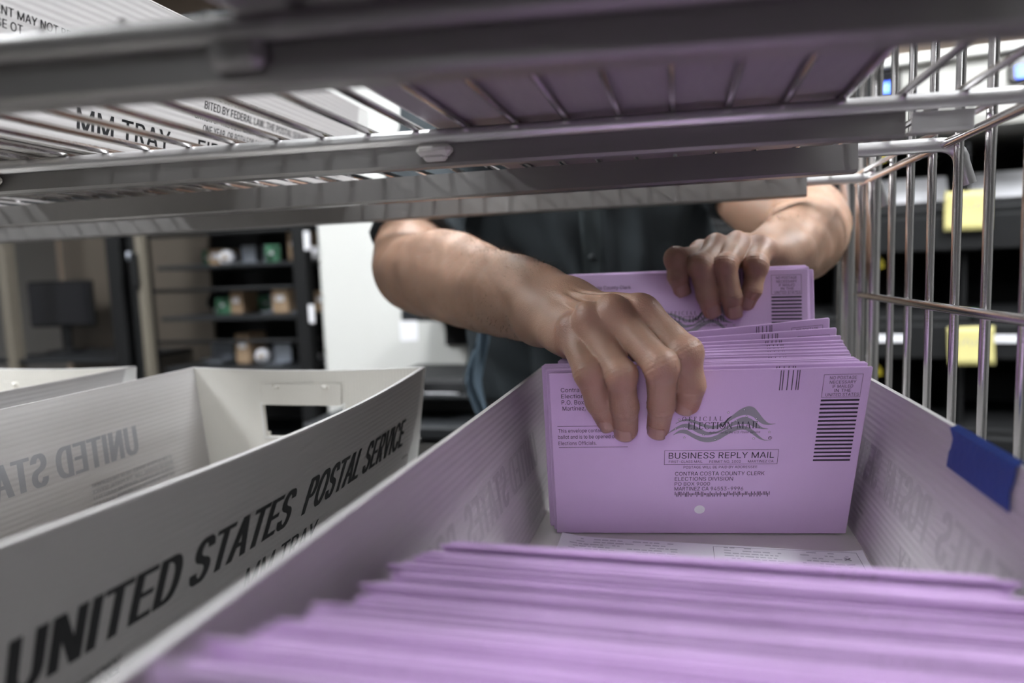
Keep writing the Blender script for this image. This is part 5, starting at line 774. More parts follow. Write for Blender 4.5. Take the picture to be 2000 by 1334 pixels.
def bundle(x, tier, n, label, wdt=0.30, hgt=0.125):
    p = M_sm @ Vector((x, 0.09, tiers[tier]+0.011)); t = thing('mail_bundle', label, 'mail', p, (0, 0, SR), 'mail bundles on the sorting machine'); rg = random.Random(int(x*100)+tier)
    for i in range(n):
        part('letter', MB().box((rg.uniform(-0.01, 0.01), -0.06+0.012*i+0.05*0.4, 0.072+rg.uniform(-0.004, 0.004)), (wdt, 0.008, hgt), Matrix.Rotation(R(-28+rg.uniform(-3, 3)), 3, 'X')), 'white_paper', t)
bundle(-0.6625, 0, 7, 'bundle of pale letters on the upper tier, behind the elbow of the left arm', 0.27)
bundle(-0.3275, 0, 6, 'bundle of pale letters on the upper tier, behind the first side bars', 0.28)
bundle(0.0075, 0, 7, 'bundle of pale letters on the upper tier, right above a yellow sticky note', 0.28)
bundle(0.3425, 0, 6, 'bundle of pale letters on the upper tier, at the right edge of the picture', 0.27)
def sticky(x, z, label, rg):
    p = M_sm @ Vector((x, -0.1585, z)); t = thing('sticky_note', label, 'note', p, (0, R(rg), SR), 'yellow sticky notes')
    fn = lambda u, v: (u, -0.002-0.010*max(0, -v/0.11)**2, v)
    part('note_paper', MB().slab(fn, lin(-0.057, 0.057, 4), lin(-0.11, 0, 6), 0.0006), 'yellow_note', t, True)
    k = MB(); r_ = random.Random(4)
    for i in range(7): k.box((-0.035+0.011*i, -0.0042, -0.045+r_.uniform(-0.004, 0.004)), (0.003, 0.001, r_.uniform(0.008, 0.02)), Matrix.Rotation(r_.uniform(-0.7, 0.7), 3, 'Y'))
    part('pen_scribble', k, 'ink_grey', t)
sticky(-0.165, HZ+0.185, 'yellow sticky note on the upper tier of the sorting machine', 1)
sticky(-0.150, HZ-0.200, 'yellow sticky note on the lower tier of the sorting machine', -2)

# ---------------------------------------------------------------- equipment rack behind the cart, left
RK = (-1.72, 2.05, FZ)
rk = thing('equipment_rack', 'dark equipment rack with shelves of clutter, left of the white pillar', 'rack', RK)
def rp(name, mb, m, parent=None, smooth=False): return part(name, mb, m, parent or rk, smooth)
rp('back_panel', MB().box((0, 0.62, 0.95), (1.9, 0.03, 1.9)), 'black_paint')
for x in (-0.235, -0.14, 0.50): rp('post', MB().box((x, 0.0, 0.95), (0.06 if x < 0.4 else 0.05, 0.05, 1.9), bev=0.005), 'black_paint')
rp('tan_post', MB().box((-0.105, -0.03, 0.95), (0.030, 0.03, 1.9), bev=0.003), 'tan_post')
rp('tan_post', MB().box((-0.76, 0.02, 0.95), (0.035, 0.05, 1.9), bev=0.003), 'tan_post')
rp('latch', MB().box((-0.118, -0.055, HZ+0.055), (0.026, 0.02, 0.12), bev=0.004), 'black_paint'); rp('hinge', MB().tube([(-0.13, -0.06, HZ+0.09), (-0.13, -0.06, HZ+0.12)], 0.008, 10), 'steel_tray', None, True)
rp('brown_panel', MB().box((-0.53, 0.40, HZ+0.05), (0.74, 0.02, 0.9), bev=0.003), 'brown_panel')
for z in (HZ+0.24, HZ+0.06, HZ-0.12, HZ-0.30, HZ-0.60): rp('shelf', MB().box((0.205, 0.28, z), (0.56, 0.56, 0.014), bev=0.002), 'charcoal_metal')
for z in (HZ+0.17, HZ-0.02, HZ-0.20): rp('crossbar', MB().tube([(-0.08, -0.012, z), (0.49, -0.012, z)], 0.007, 8), 'black_paint', None, True)
rp('rack_top', MB().box((0, 0.3, 1.92), (1.9, 0.66, 0.03), bev=0.004), 'charcoal_metal')
for z in (HZ+0.13, HZ-0.11): rp('side_label', MB().box((0.533, -0.02, z), (0.018, 0.004, 0.06)), 'white_paper')
# monitor standing in the rack bay
MN = (RK[0]-0.76, RK[1]+0.24, FZ+HZ-0.26)
mn = thing('monitor', 'black monitor in the bay of the dark rack', 'monitor', MN, (0, 0, R(4)))
part('bezel', MB().box((0, 0, 0.20), (0.30, 0.03, 0.19), bev=0.008), 'black_paint', mn); part('screen', MB().box((0, -0.0155, 0.20), (0.28, 0.002, 0.17)), 'screen_dark', mn)
part('stand', MB().box((0, 0.01, 0.065), (0.04, 0.02, 0.13), bev=0.004), 'black_paint', mn); part('base', MB().lathe([(0.07, 0), (0.07, 0.008), (0.03, 0.014)], (0, 0, 0), 20), 'black_paint', mn, True)
rp('bay_shelf', MB().box((-0.58, 0.20, HZ-0.269), (0.62, 0.38, 0.016), bev=0.003), 'charcoal_metal')
# clutter on the rack shelves
rg = random.Random(8)
kinds = [('parts_bin', 'cardboard', 'box'), ('cable_coil', 'charcoal_metal', 'cable'), ('paper_roll', 'white_paper', 'roll'), ('circuit_part', 'green_part', 'part'), ('metal_bracket', 'steel_tray', 'bracket')]
words = {'parts_bin': 'small brown bin', 'cable_coil': 'dark coil of cable', 'paper_roll': 'small pale roll of tape', 'circuit_part': 'green circuit part', 'metal_bracket': 'grey metal bracket'}
rows = {0: 'top visible shelf', 1: 'second shelf', 2: 'third shelf', 3: 'lowest visible shelf'}
for ri, z in enumerate((HZ+0.247, HZ+0.067, HZ-0.113, HZ-0.293)):
    x = -0.06
    ci = 0
    while x < 0.46:
        nm, m, cat = kinds[(ci*2+ri*3) % 5] if rg.random() < 0.8 else kinds[rg.randrange(5)]; wd = 0.082 if nm == 'cable_coil' else rg.uniform(0.05, 0.078); d = rg.uniform(0.05, 0.2)
        p = (RK[0]+x+wd/2, RK[1]+0.05+d, FZ+z+0.0006)
        t = thing(nm, '%s on the %s of the dark rack' % (words[nm], rows[ri]), cat, p, (0, 0, rg.uniform(-0.06, 0.06)), '%ss on the %s of the rack' % (nm.replace('_', ' '), rows[ri]))
        if nm == 'parts_bin':
            h = rg.uniform(0.05, 0.11); part('bin_body', MB().box((0, 0, h/2), (wd, 0.1, h), bev=0.003), m, t); part('front_label', MB().box((0, -0.051, h*0.6), (wd*0.5, 0.002, 0.018)), 'white_paper', t)
        elif nm == 'cable_coil':
            c = MB()
            for q in range(3): c.tube([(0.032*math.cos(a)*(1+0.05*q), 0.01*q+0.004*math.sin(3*a), 0.043+0.032*math.sin(a)) for a in [2*math.pi*k/20 for k in range(21)]], 0.0048, 6, False)
            part('loop', c, m, t, True); part('tie', MB().box((0, 0.01, 0.010), (0.008, 0.035, 0.016), bev=0.002), 'white_paper', t)
        elif nm == 'paper_roll':
            part('roll_body', MB().tube([(0, -0.02, 0.026), (0, 0.02, 0.026)], 0.025, 18), m, t, True); part('core', MB().tube([(0, -0.021, 0.026), (0, 0.021, 0.026)], 0.011, 12), 'cardboard', t, True)
        elif nm == 'circuit_part':
            part('board', MB().box((0, 0, 0.03), (wd, 0.012, 0.06), bev=0.002), m, t)
            for q in range(3): part('chip', MB().box((-wd/4+wd/4*q, -0.009, 0.018+0.014*q), (0.012, 0.006, 0.010)), 'white_paper' if q == 1 else 'black_paint', t)
        else:
            part('plate', MB().box((0, 0, 0.003), (wd, 0.07, 0.006)), m, t); part('upright', MB().box((0, 0.032, 0.035), (wd, 0.006, 0.064)), m, t)
        x += wd+rg.uniform(0.002, 0.012); ci += 1

from collections import defaultdict
_same = defaultdict(list)
for o in bpy.data.objects:
    if o.get('label', '').endswith('of the dark rack') and o.parent is None: _same[o['label']].append(o)
for l_, os_ in _same.items():
    if len(os_) > 1:
        for i, o in enumerate(sorted(os_, key=lambda o: o.location.x)): o['label'] = l_ + ', ' + ('first', 'second', 'third', 'fourth', 'fifth', 'sixth')[i] + ' from left'

# ---------------------------------------------------------------- low dark bench and machine arm beside the pillar
BN = (-0.62, 1.62, FZ)
bn = thing('low_bench', 'low dark workbench standing between the person and the white pillar', 'bench', BN)
part('bench_top', MB().box((0, 0, 0.70), (0.50, 0.42, 0.03), bev=0.005), 'charcoal_metal', bn)
for x in (-0.22, 0.22):
    for yy in (-0.18, 0.18): part('leg', MB().box((x, yy, 0.3425), (0.035, 0.035, 0.685), bev=0.003), 'black_paint', bn)
part('apron', MB().box((0, -0.19, 0.64), (0.46, 0.015, 0.08)), 'black_paint', bn); part('lower_shelf', MB().box((0, 0, 0.35), (0.44, 0.36, 0.015)), 'black_paint', bn)
pr = thing('label_printer', 'dark printer with white label beside the pillar, below the right forearm', 'printer', (-0.60, 1.66, FZ+0.7155))
part('printer_body', MB().box((0, 0, 0.045), (0.26, 0.26, 0.09), bev=0.012), 'black_paint', pr); part('paper_tray', MB().box((0.02, -0.16, 0.05), (0.22, 0.08, 0.012), Matrix.Rotation(R(-12), 3, 'X'), 0.003), 'charcoal_metal', pr)
part('printed_label', MB().box((0.05, -0.165, 0.060), (0.07, 0.05, 0.002), Matrix.Rotation(R(-12), 3, 'X')), 'white_paper', pr)
wm = thing('wall_bracket', 'dark wall bracket with a white tag on the pillar, under the right forearm', 'bracket', (-0.66, 1.995, -0.135))
part('arm', MB().box((0.08, -0.13, 0.03), (0.34, 0.24, 0.035), bev=0.006), 'charcoal_metal', wm); part('plate', MB().box((0.0, -0.003, 0.0), (0.10, 0.006, 0.16)), 'black_paint', wm); part('tag', MB().box((-0.065, -0.255, -0.012), (0.05, 0.004, 0.055)), 'white_paper', wm)

# ---------------------------------------------------------------- the person
# joint positions in metres from the camera: arm chain (centre, radius) wrist -> shoulder; fingers pinky, ring, middle, index as MCP, PIP, DIP, tip
RIGHT = {'arm': [((-0.108, 0.582, -0.0332), 0.0265), ((-0.1516, 0.643, -0.0241), 0.0375), ((-0.2089, 0.717, -0.0169), 0.044), ((-0.2811, 0.795, 0.0002), 0.053), ((-0.3548, 0.868, 0.0087), 0.048), ((-0.3754, 0.945, 0.0634), 0.049), ((-0.3715, 1.03, 0.1663), 0.053)], 'fingers': [[(-0.082, 0.5211, -0.0475), (-0.0652, 0.4905, -0.074), (-0.0606, 0.5005, -0.0975), (-0.0561, 0.512, -0.1142)], [(-0.067, 0.5138, -0.0408), (-0.0419, 0.485, -0.0746), (-0.0407, 0.497, -0.0996), (-0.0424, 0.5135, -0.1207)], [(-0.0476, 0.5132, -0.0345), (-0.0151, 0.486, -0.0689), (-0.0151, 0.498, -0.0983), (-0.0174, 0.515, -0.1189)], [(-0.0281, 0.5221, -0.0351), (0.0029, 0.4995, -0.0613), (0.0055, 0.5015, -0.0838), (0.0026, 0.513, -0.0999)]], 'thumb': [(-0.086, 0.588, -0.031), (-0.052, 0.563, -0.046), (-0.027, 0.5535, -0.068), (-0.014, 0.552, -0.086)], 'heel': 0.85}
LEFT = {'arm': [((0.097, 0.775, 0.0083), 0.0285), ((0.1166, 0.82, 0.0156), 0.036), ((0.1415, 0.89, 0.0285), 0.0455), ((0.1628, 0.985, 0.0548), 0.049), ((0.1315, 1.02, 0.0706), 0.049), ((0.0973, 1.05, 0.1074), 0.051), ((0.075, 1.08, 0.1642), 0.055)], 'fingers': [[(0.0765, 0.727, 0.0144), (0.069, 0.695, -0.0016), (0.066, 0.693, -0.024), (0.0616, 0.696, -0.0358)], [(0.0552, 0.722, 0.0178), (0.0417, 0.686, 0.0008), (0.0464, 0.687, -0.0291), (0.0491, 0.6935, -0.0443)], [(0.0351, 0.721, 0.0155), (0.0186, 0.685, 0.0002), (0.0241, 0.686, -0.0275), (0.0286, 0.6935, -0.0429)], [(0.0192, 0.724, 0.0101), (-0.0044, 0.693, 0.0076), (-0.0036, 0.69, -0.0089), (0.0002, 0.6965, -0.0217)]], 'thumb': [(0.0836, 0.765, 0.0033), (0.0576, 0.76, -0.0011), (0.0308, 0.742, -0.0134), (0.0176, 0.732, -0.0286)], 'heel': 0.2}

def seg(P, a, b, ra, rb):
    a = np.array(a, np.float32); b = np.array(b, np.float32); ab = b-a; t = np.clip(((P-a) @ ab)/max(float(ab @ ab), 1e-9), 0, 1)
    return np.linalg.norm(P-a-t[:, None]*ab, axis=1) - (ra+(rb-ra)*t)
def smin(a, b, k):
    h = np.clip(0.5+0.5*(b-a)/k, 0, 1); return b+(a-b)*h-k*h*(1-h)
def ell(P, c, r, rot=None):
    q = (P-np.array(c, np.float32))
    if rot is not None: q = q @ rot
    q = q/np.array(r, np.float32); l = np.linalg.norm(q, axis=1); return (l-1)*min(r)*np.clip(l, 0.5, 1)**0
def surface(fn, lo, hi, h):
    """naive surface nets over a signed distance function, evaluated only near the surface"""
    lo = np.array(lo, float); n = np.ceil((np.array(hi)-lo)/h/8).astype(int)*8
    B = n//8; D = np.full(n+1, 1.0, np.float32)
    ci = np.stack(np.meshgrid(*[np.arange(k) for k in B], indexing='ij'), -1).reshape(-1, 3)
    d = fn((lo+(ci*8+4)*h).astype(np.float32)); act = np.abs(d) < 8*h*0.98
    for c, dd in zip(ci[~act], d[~act]):
        if dd < 0: D[c[0]*8:c[0]*8+9, c[1]*8:c[1]*8+9, c[2]*8:c[2]*8+9] = -1
    g = np.stack(np.meshgrid(*[np.arange(9)]*3, indexing='ij'), -1).reshape(-1, 3); A = ci[act]
    for s in range(0, len(A), 400):
        idx = (A[s:s+400, None, :]*8+g[None]).reshape(-1, 3); D[idx[:, 0], idx[:, 1], idx[:, 2]] = fn((lo+idx*h).astype(np.float32))
    S = D < 0
    c8 = [S[i:S.shape[0]-1+i, j:S.shape[1]-1+j, k:S.shape[2]-1+k] for i in (0, 1) for j in (0, 1) for k in (0, 1)]
    al = c8[0].copy(); an = c8[0].copy()
    for c in c8[1:]: al &= c; an |= c
    cell = np.argwhere(an & ~al); ids = np.full(np.array(S.shape)-1, -1, np.int64); ids[cell[:, 0], cell[:, 1], cell[:, 2]] = np.arange(len(cell))
    acc = np.zeros((len(cell), 3)); cnt = np.zeros(len(cell)); off = [(i, j, k) for i in (0, 1) for j in (0, 1) for k in (0, 1)]
    val = {o: D[cell[:, 0]+o[0], cell[:, 1]+o[1], cell[:, 2]+o[2]] for o in off}
    for o in off:
        for ax in range(3):
            if o[ax] == 0:
                p = list(o); p[ax] = 1; a, b = val[o], val[tuple(p)]; m = (a < 0) != (b < 0)
                t = np.where(m, a/np.where(m, a-b, 1), 0); q = np.tile(np.array(o, float), (len(cell), 1)); q[:, ax] = t
                acc[m] += q[m]; cnt[m] += 1
    V = lo+(cell+acc/cnt[:, None])*h; F = []
    for ax in range(3):
        a1, a2 = [(1, 2), (2, 0), (0, 1)][ax]; sl0 = [slice(None)]*3; sl1 = [slice(None)]*3; sl0[ax] = slice(0, -1); sl1[ax] = slice(1, None)
        s0, s1 = S[tuple(sl0)], S[tuple(sl1)]; e = np.argwhere(s0 != s1)
        e = e[(e[:, a1] > 0) & (e[:, a2] > 0) & (e[:, a1] < S.shape[a1]-1) & (e[:, a2] < S.shape[a2]-1)]
        def nb(d1, d2):
            q = e.copy(); q[:, a1] -= d1; q[:, a2] -= d2; return ids[q[:, 0], q[:, 1], q[:, 2]]
        f = np.stack([nb(1, 1), nb(0, 1), nb(0, 0), nb(1, 0)], 1); inside = s0[e[:, 0], e[:, 1], e[:, 2]]
        f[~inside] = f[~inside][:, ::-1]; F.append(f)
    return V, np.concatenate(F)
def relax(V, F, it=2, w=0.5):
    E = np.concatenate([F[:, [0, 1]], F[:, [1, 2]], F[:, [2, 3]], F[:, [3, 0]]])
    for _ in range(it):
        s = np.zeros_like(V); c = np.zeros(len(V)); np.add.at(s, E[:, 0], V[E[:, 1]]); np.add.at(s, E[:, 1], V[E[:, 0]]); np.add.at(c, E[:, 0], 1); np.add.at(c, E[:, 1], 1)
        V = V*(1-w)+w*s/np.maximum(c, 1)[:, None]
    return V

FR = [(0.0126, 0.0108, 0.0096, 0.0085), (0.0132, 0.0113, 0.0100, 0.0089), (0.0134, 0.0116, 0.0102, 0.0090), (0.0134, 0.0116, 0.0103, 0.0091)]
def unit(v): v = np.array(v, float); return v/np.linalg.norm(v)
def hand_frame(H):
    f = H['fingers']; lat = unit(np.subtract(f[3][0], f[0][0])); al = unit(np.mean([f[1][0], f[2][0]], 0)-np.array(H['arm'][0][0])); d = unit(np.cross(lat, al))
    c = np.mean([q[0] for q in f], 0)
    if d @ (-c) + d[2]*0.35 < 0: d = -d
    return lat, al, d
def finger_dorsal(f, hd):
    ax = unit(np.subtract(f[3], f[2])); d = hd*0.2 + np.array((0, -1.0, 0.35)); d = d-ax*(d @ ax); return ax, unit(d)
def arm_fn(H, scale=1.0):
    fs = H['fingers']; arm = H['arm']; lat, al, dor = hand_frame(H); wr = np.array(arm[0][0])
    pts = np.array([p for p, _ in arm]); rad = np.array([r for _, r in arm]); T = np.arange(len(arm)); chain = []
    for s in np.linspace(0, len(arm)-1, 4*(len(arm)-1)+1):   # smooth curve through the arm joints
        i = min(int(s), len(arm)-2); u = s-i; w = lambda A: (lambda p0, p1, p2, p3: 0.5*(2*p1+(p2-p0)*u+(2*p0-5*p1+4*p2-p3)*u*u+(3*p1-p0-3*p2+p3)*u**3))(A[max(i-1, 0)], A[i], A[i+1], A[min(i+2, len(A)-1)])
        chain.append((w(pts), float(w(rad))))
    bones = []
    for i, f in enumerate(fs):
        w0 = wr + lat*(-0.013+0.0088*i) + al*0.008; m0 = np.array(f[0]); mid = (w0+m0)/2 - dor*0.003
        bones.append((w0, mid, 0.0185, 0.0155)); bones.append((mid, m0 - dor*0.0022, 0.0150, FR[i][0]*0.98))
        bones.append((m0 - dor*0.0035, m0*0.62+np.array(f[1])*0.38 - dor*0.006, FR[i][0]*0.95, FR[i][0]*0.62))
    for i in range(3):                                       # skin webs between neighbouring fingers
        a_, b_ = np.array(fs[i][0])*0.62+np.array(fs[i][1])*0.38, np.array(fs[i+1][0])*0.62+np.array(fs[i+1][1])*0.38
        bones.append((a_-dor*0.0065, b_-dor*0.0065, 0.0055, 0.0055))
    bones.append((wr-lat*0.014-dor*0.006*H['heel']+al*0.004, np.array(fs[0][0])-dor*0.011*H['heel']-lat*0.001-al*0.008, 0.0195, 0.0130))
    ths = H['thumb']; web = (np.array(fs[3][0])*0.55+np.array(ths[1])*0.45)
    tend = []
    for i in (1, 2, 3):
        m0 = np.array(fs[i][0]); a = wr+lat*(-0.006+0.005*i)+dor*0.0175+al*0.018
        tend.append((a, m0+dor*(FR[i][0]-0.0008), 0.0022, 0.0036))
    def fn(P):
        out = np.full(len(P), 1.0, np.float32)
        d = None
        for k in range(len(chain)-1):                     # forearm and upper arm
            q = seg(P, chain[k][0], chain[k+1][0], chain[k][1], chain[k+1][1]); d = q if d is None else smin(d, q, 0.010)
        q = seg(P, wr-lat*0.009, np.array(arm[1][0])-lat*0.006, 0.0225, 0.030); d = smin(d, q, 0.014)
        q = seg(P, wr+lat*0.009, np.array(arm[1][0])+lat*0.006, 0.0225, 0.030); d = smin(d, q, 0.014)
        pm = None
        for a, b, ra, rb in bones: q = seg(P, a, b, ra, rb); pm = q if pm is None else smin(pm, q, 0.007)
        for a, b, ra, rb in tend: pm = smin(pm, seg(P, a, b, ra, rb), 0.0035)
        th = smin(seg(P, ths[0], ths[1], 0.0175, 0.0145), seg(P, ths[1], ths[2], 0.0135, 0.0115), 0.006); th = smin(th, seg(P, ths[2], ths[3], 0.0115, 0.0095), 0.004)
        pm = smin(pm, seg(P, web, wr+lat*0.012, 0.011, 0.016), 0.012)
        d = smin(d, pm, 0.016); d = smin(d, th, 0.010)
        res = d
        for i, f in enumerate(fs):
            r = FR[i]; f = [np.array(x, np.float32) for x in f]
            q = seg(P, f[0], f[1], r[0]*0.96, r[1]*0.97); q = smin(q, seg(P, f[1], f[2], r[1]*0.99, r[2]*0.99), 0.0045); q = smin(q, seg(P, f[2], f[3], r[2], r[3]), 0.0035)
            kn = np.linalg.norm(P-f[1]-np.array(unit(f[1]*2-f[0]-f[2])*0.0012, np.float32), axis=1)-r[1]*1.02; q = smin(q, kn, 0.003)
            mk = np.linalg.norm(P-f[0]-np.array(dor*0.0052, np.float32), axis=1)-r[0]*0.86
            # crease rings at the two finger joints
            for jn, am in ((1, 0.00045), (2, 0.00035)):
                ax = unit(f[jn+1]-f[jn-1]).astype(np.float32); s = (P-f[jn]) @ ax; dist = np.linalg.norm(P-f[jn], axis=1)
                q = q + am*np.cos(s*2*np.pi/0.0034)*np.exp(-(s/0.0052)**2)*(dist < 0.02)
            res = np.minimum(res, smin(smin(d, mk, 0.005), q, 0.0060))
        res = res + 0.0011*np.sin(P[:, 0]*95+P[:, 2]*60)*np.sin(P[:, 1]*80+P[:, 2]*45)
        return res.astype(np.float32)
    return fn
def flush_of(V, H):
    a = np.zeros(len(V))
    for f in H['fingers']:
        for p, w, s in ((f[0], 0.85, 0.0125), (f[1], 0.75, 0.0095), (f[2], 0.35, 0.008), (f[3], 0.85, 0.013)):
            a = np.maximum(a, w*np.exp(-(np.linalg.norm(V-np.array(p), axis=1)/s)**2))
    return a

PB = (-0.155, 1.24, FZ)
person = thing('person', 'person in a dark polo shirt reaching into the cart, both hands on lilac envelopes', 'person', PB)
def body_mesh():
    Vs, Fs, Fl = [], [], []; k = 0
    for H in (RIGHT, LEFT):
        pts = np.array([p for p, _ in H['arm']]+[q for f in H['fingers'] for q in f]+list(H['thumb'])); 
        V, F = surface(arm_fn(H), pts.min(0)-0.07, pts.max(0)+0.07, 0.00125); V = relax(V, F, 1, 0.35)
        Vs.append(V); Fs.append(F+k); Fl.append(flush_of(V, H)); k += len(V)
    hc = np.array((-0.16, 1.00, 0.60))
    def head(P):
        d = ell(P, hc+(0, 0.01, 0.03), (0.078, 0.098, 0.10)); d = smin(d, ell(P, hc+(0, -0.03, -0.045), (0.058, 0.062, 0.075)), 0.03)
        d = smin(d, seg(P, hc+(0, -0.088, 0.012), hc+(0, -0.112, -0.022), 0.007, 0.013), 0.010)      # nose
        for s in (-1, 1):
            d = smin(d, seg(P, hc+(s*0.012, -0.083, 0.024), hc+(s*0.050, -0.068, 0.024), 0.009, 0.007), 0.010)   # brow
            d = np.maximum(d, -(np.linalg.norm(P-np.array(hc+(s*0.032, -0.098, 0.006), np.float32), axis=1)-0.017))  # eye socket
            d = smin(d, ell(P, hc+(s*0.079, 0.012, 0.0), (0.010, 0.022, 0.032)), 0.006)              # ear
        d = smin(d, seg(P, hc+(-0.020, -0.088, -0.055), hc+(0.020, -0.088, -0.055), 0.006, 0.006), 0.006)   # lips
        d = smin(d, seg(P, hc+(0, -0.078, -0.095), hc+(0, -0.070, -0.10), 0.020, 0.018), 0.015)          # chin
        d = smin(d, seg(P, hc+(0, 0.03, -0.05), (-0.157, 1.09, 0.40), 0.055, 0.062), 0.025)                # neck
        d = smin(d, seg(P, (-0.33, 1.09, 0.33), (0.02, 1.09, 0.33), 0.055, 0.055), 0.05)
        return smin(d, ell(P, (-0.155, 1.13, 0.22), (0.16, 0.09, 0.22)), 0.05)
    V, F = surface(head, hc-(0.28, 0.16, 0.65), hc+(0.28, 0.28, 0.18), 0.005); Vs.append(V); Fs.append(F+k); Fl.append(np.zeros(len(V))); k += len(V)
    V = np.concatenate(Vs); F = np.concatenate(Fs); me = bpy.data.meshes.new('body'); me.from_pydata((V-np.array(PB)).tolist(), [], F.tolist()); me.update()
    me.polygons.foreach_set('use_smooth', [True]*len(me.polygons)); at = me.attributes.new('flush', 'FLOAT', 'POINT'); at.data.foreach_set('value', np.concatenate(Fl).astype(np.float32))
    o = link('body', me, 'skin', person)
    return o
body_mesh()
# fingernails lying on the back of each fingertip
def nails(H, lens=1.0):
    _, _, hd = hand_frame(H)
    for i, f in enumerate(H['fingers']):
        ax, d = finger_dorsal(f, hd); b = np.cross(ax, d); r = FR[i][3]; c = np.array(f[3]); mb = MB(); nu, nv = 9, 8; G = []
        for iu in range(nu+1):
            s = iu/nu; along = -0.0085+0.0128*s
            for iv in range(nv+1):
                an = (iv/nv-0.5)*2*R(45)*(1 if 0.15 < s < 0.9 else 0.86); rr = r+0.00035
                t = max(0.0, along)/rr; k_ = math.sqrt(max(0.05, 1-min(t, 0.97)**2)) if along > 0 else 1.0
                rad = rr*k_+ (0.0008*(s**3))
                G.append(tuple(c+ax*along+d*rad*math.cos(an)+b*rad*math.sin(an)))
        mb.add(G, [(u*(nv+1)+v, u*(nv+1)+v+1, (u+1)*(nv+1)+v+1, (u+1)*(nv+1)+v) for u in range(nu) for v in range(nv)])
        o = part('fingernail', mb, 'nail', person, True, rel=PB); md = o.modifiers.new('thickness', 'SOLIDIFY'); md.thickness = 0.0005; md.offset = 0
nails(RIGHT); nails(LEFT)

# fine hair on the forearms
def arm_hair(H, n, seed):
    rg = np.random.default_rng(seed); fn = arm_fn(H); arm = H['arm']; P0 = np.array([p for p, _ in arm]); lat, al, dor = hand_frame(H); mb = MB()
    k = rg.uniform(0.15, 3.4, n); i = k.astype(int); u = (k-i)[:, None]; c = P0[i]*(1-u)+P0[i+1]*u; ax = P0[i]-P0[i+1]; ax /= np.linalg.norm(ax, axis=1)[:, None]
    d = rg.normal(size=(n, 3))+np.array((0, -0.6, 0.5)); d -= ax*(d*ax).sum(1)[:, None]; d /= np.linalg.norm(d, axis=1)[:, None]
    r = np.full(n, 0.02)
    for _ in range(12): r += fn((c+d*r[:, None]).astype(np.float32))*-0.9
    p = c+d*r[:, None]; side = np.cross(ax, d); L = rg.uniform(0.005, 0.013, n)
    for q in range(n):
        t_ = unit(ax[q]*0.8+side[q]*rg.uniform(-0.2, 0.9)+d[q]*rg.uniform(0.1, 0.5)); w_ = np.cross(t_, d[q])*0.0001; a = p[q]-d[q]*0.0004; m_ = p[q]+t_*L[q]*0.5+d[q]*0.0004; e = p[q]+t_*L[q]
        mb.add([a-w_, a+w_, m_+w_*0.8, m_-w_*0.8, e], [(0, 1, 2, 3), (3, 2, 4)])
    o = part('arm_hair', mb, 'arm_hair', person, False, rel=PB); o['kind'] = 'stuff'
arm_hair(RIGHT, 2400, 1); arm_hair(LEFT, 800, 2)

# clothing
def tor(P, grow=0.0):
    cy = 1.205-0.20*(P[:, 2]+0.15); q = np.stack([(P[:, 0]+0.166)/1.72, P[:, 1]-cy, P[:, 2]], 1).astype(np.float32)
    return seg(q, (0, 0, -0.22), (0, 0, 0.24), 0.122+grow, 0.128+grow)
def shirt_fn(P):
    d = tor(P)
    an = np.arctan2(P[:, 0]+0.155, -(P[:, 1]-1.17))
    fold = 0.009*np.sin(an*15+P[:, 2]*9+1.3*np.sin(P[:, 2]*13))*np.clip(0.6-P[:, 2], 0, 1) + 0.005*np.sin(an*7-P[:, 2]*17) + 0.0025*np.sin(P[:, 2]*55+an*6)
    d = d+fold+0.006*np.abs(np.sin(an*9+P[:, 2]*4))**0.7*np.clip(0.35-P[:, 2], 0, 0.5)*2
    d = smin(d, seg(P, (-0.33, 1.10, 0.31), (0.02, 1.10, 0.31), 0.075, 0.075), 0.06)
    for H, sx in ((RIGHT, -1), (LEFT, 1)):
        a = H['arm']; sh = (-0.155+sx*0.20, 1.10, 0.30); e = np.array(a[5][0])*0.78+np.array(a[4][0])*0.22 if sx < 0 else np.array(a[5][0])
        w_ = 0.0025*np.sin(P[:, 2]*90+P[:, 0]*60)
        s_ = smin(seg(P, sh, a[6][0], 0.078, 0.070), seg(P, a[6][0], e, 0.070, 0.064), 0.02)+w_; d = smin(d, s_, 0.03)
        ax = unit(np.array(a[4][0])-np.array(a[6][0])).astype(np.float32); cut = (P-e.astype(np.float32)) @ ax
        near_ = np.linalg.norm(P-e.astype(np.float32), axis=1) < 0.12
        d = np.where(near_ & (cut > 0), np.maximum(d, cut), d)
    d = np.maximum(d, -(P[:, 2]+0.225)); return np.maximum(d, P[:, 2]-0.40).astype(np.float32)
V, F = surface(shirt_fn, (-0.60, 0.80, -0.27), (0.30, 1.42, 0.46), 0.006); V = relax(V, F, 1, 0.4)
shirt = part('shirt', MB().add(V.tolist(), F.tolist()), 'shirt_cloth', person, True, rel=PB)
def front_y(x, z):                                       # first point of the shirt seen from the cart
    ys = np.linspace(0.95, 1.2, 500); d = shirt_fn(np.stack([np.full(500, x), ys, np.full(500, z)], 1).astype(np.float32)); i = np.argmax(d < 0); return float(ys[i])
pl = MB().slab(lambda u, v: (u, front_y(u, v)-0.004, v), lin(-0.147, -0.117, 4), lin(-0.03, 0.30, 16), 0.003); part('placket', pl, 'shirt_trim', shirt, True, rel=PB)
for z in (0.02, 0.11, 0.20): part('button', MB().tube([(-0.132, front_y(-0.132, z)-0.0075, z), (-0.132, front_y(-0.132, z)-0.0035, z)], 0.0055, 14), 'button', shirt, True, rel=PB)
V, F = surface(lambda P: np.maximum(-(P[:, 2]-0.335), np.abs(ell(P, (-0.157, 1.085, 0.37), (0.085, 0.085, 0.10)))-0.006).astype(np.float32), (-0.27, 0.97, 0.30), (-0.04, 1.2, 0.50), 0.006)
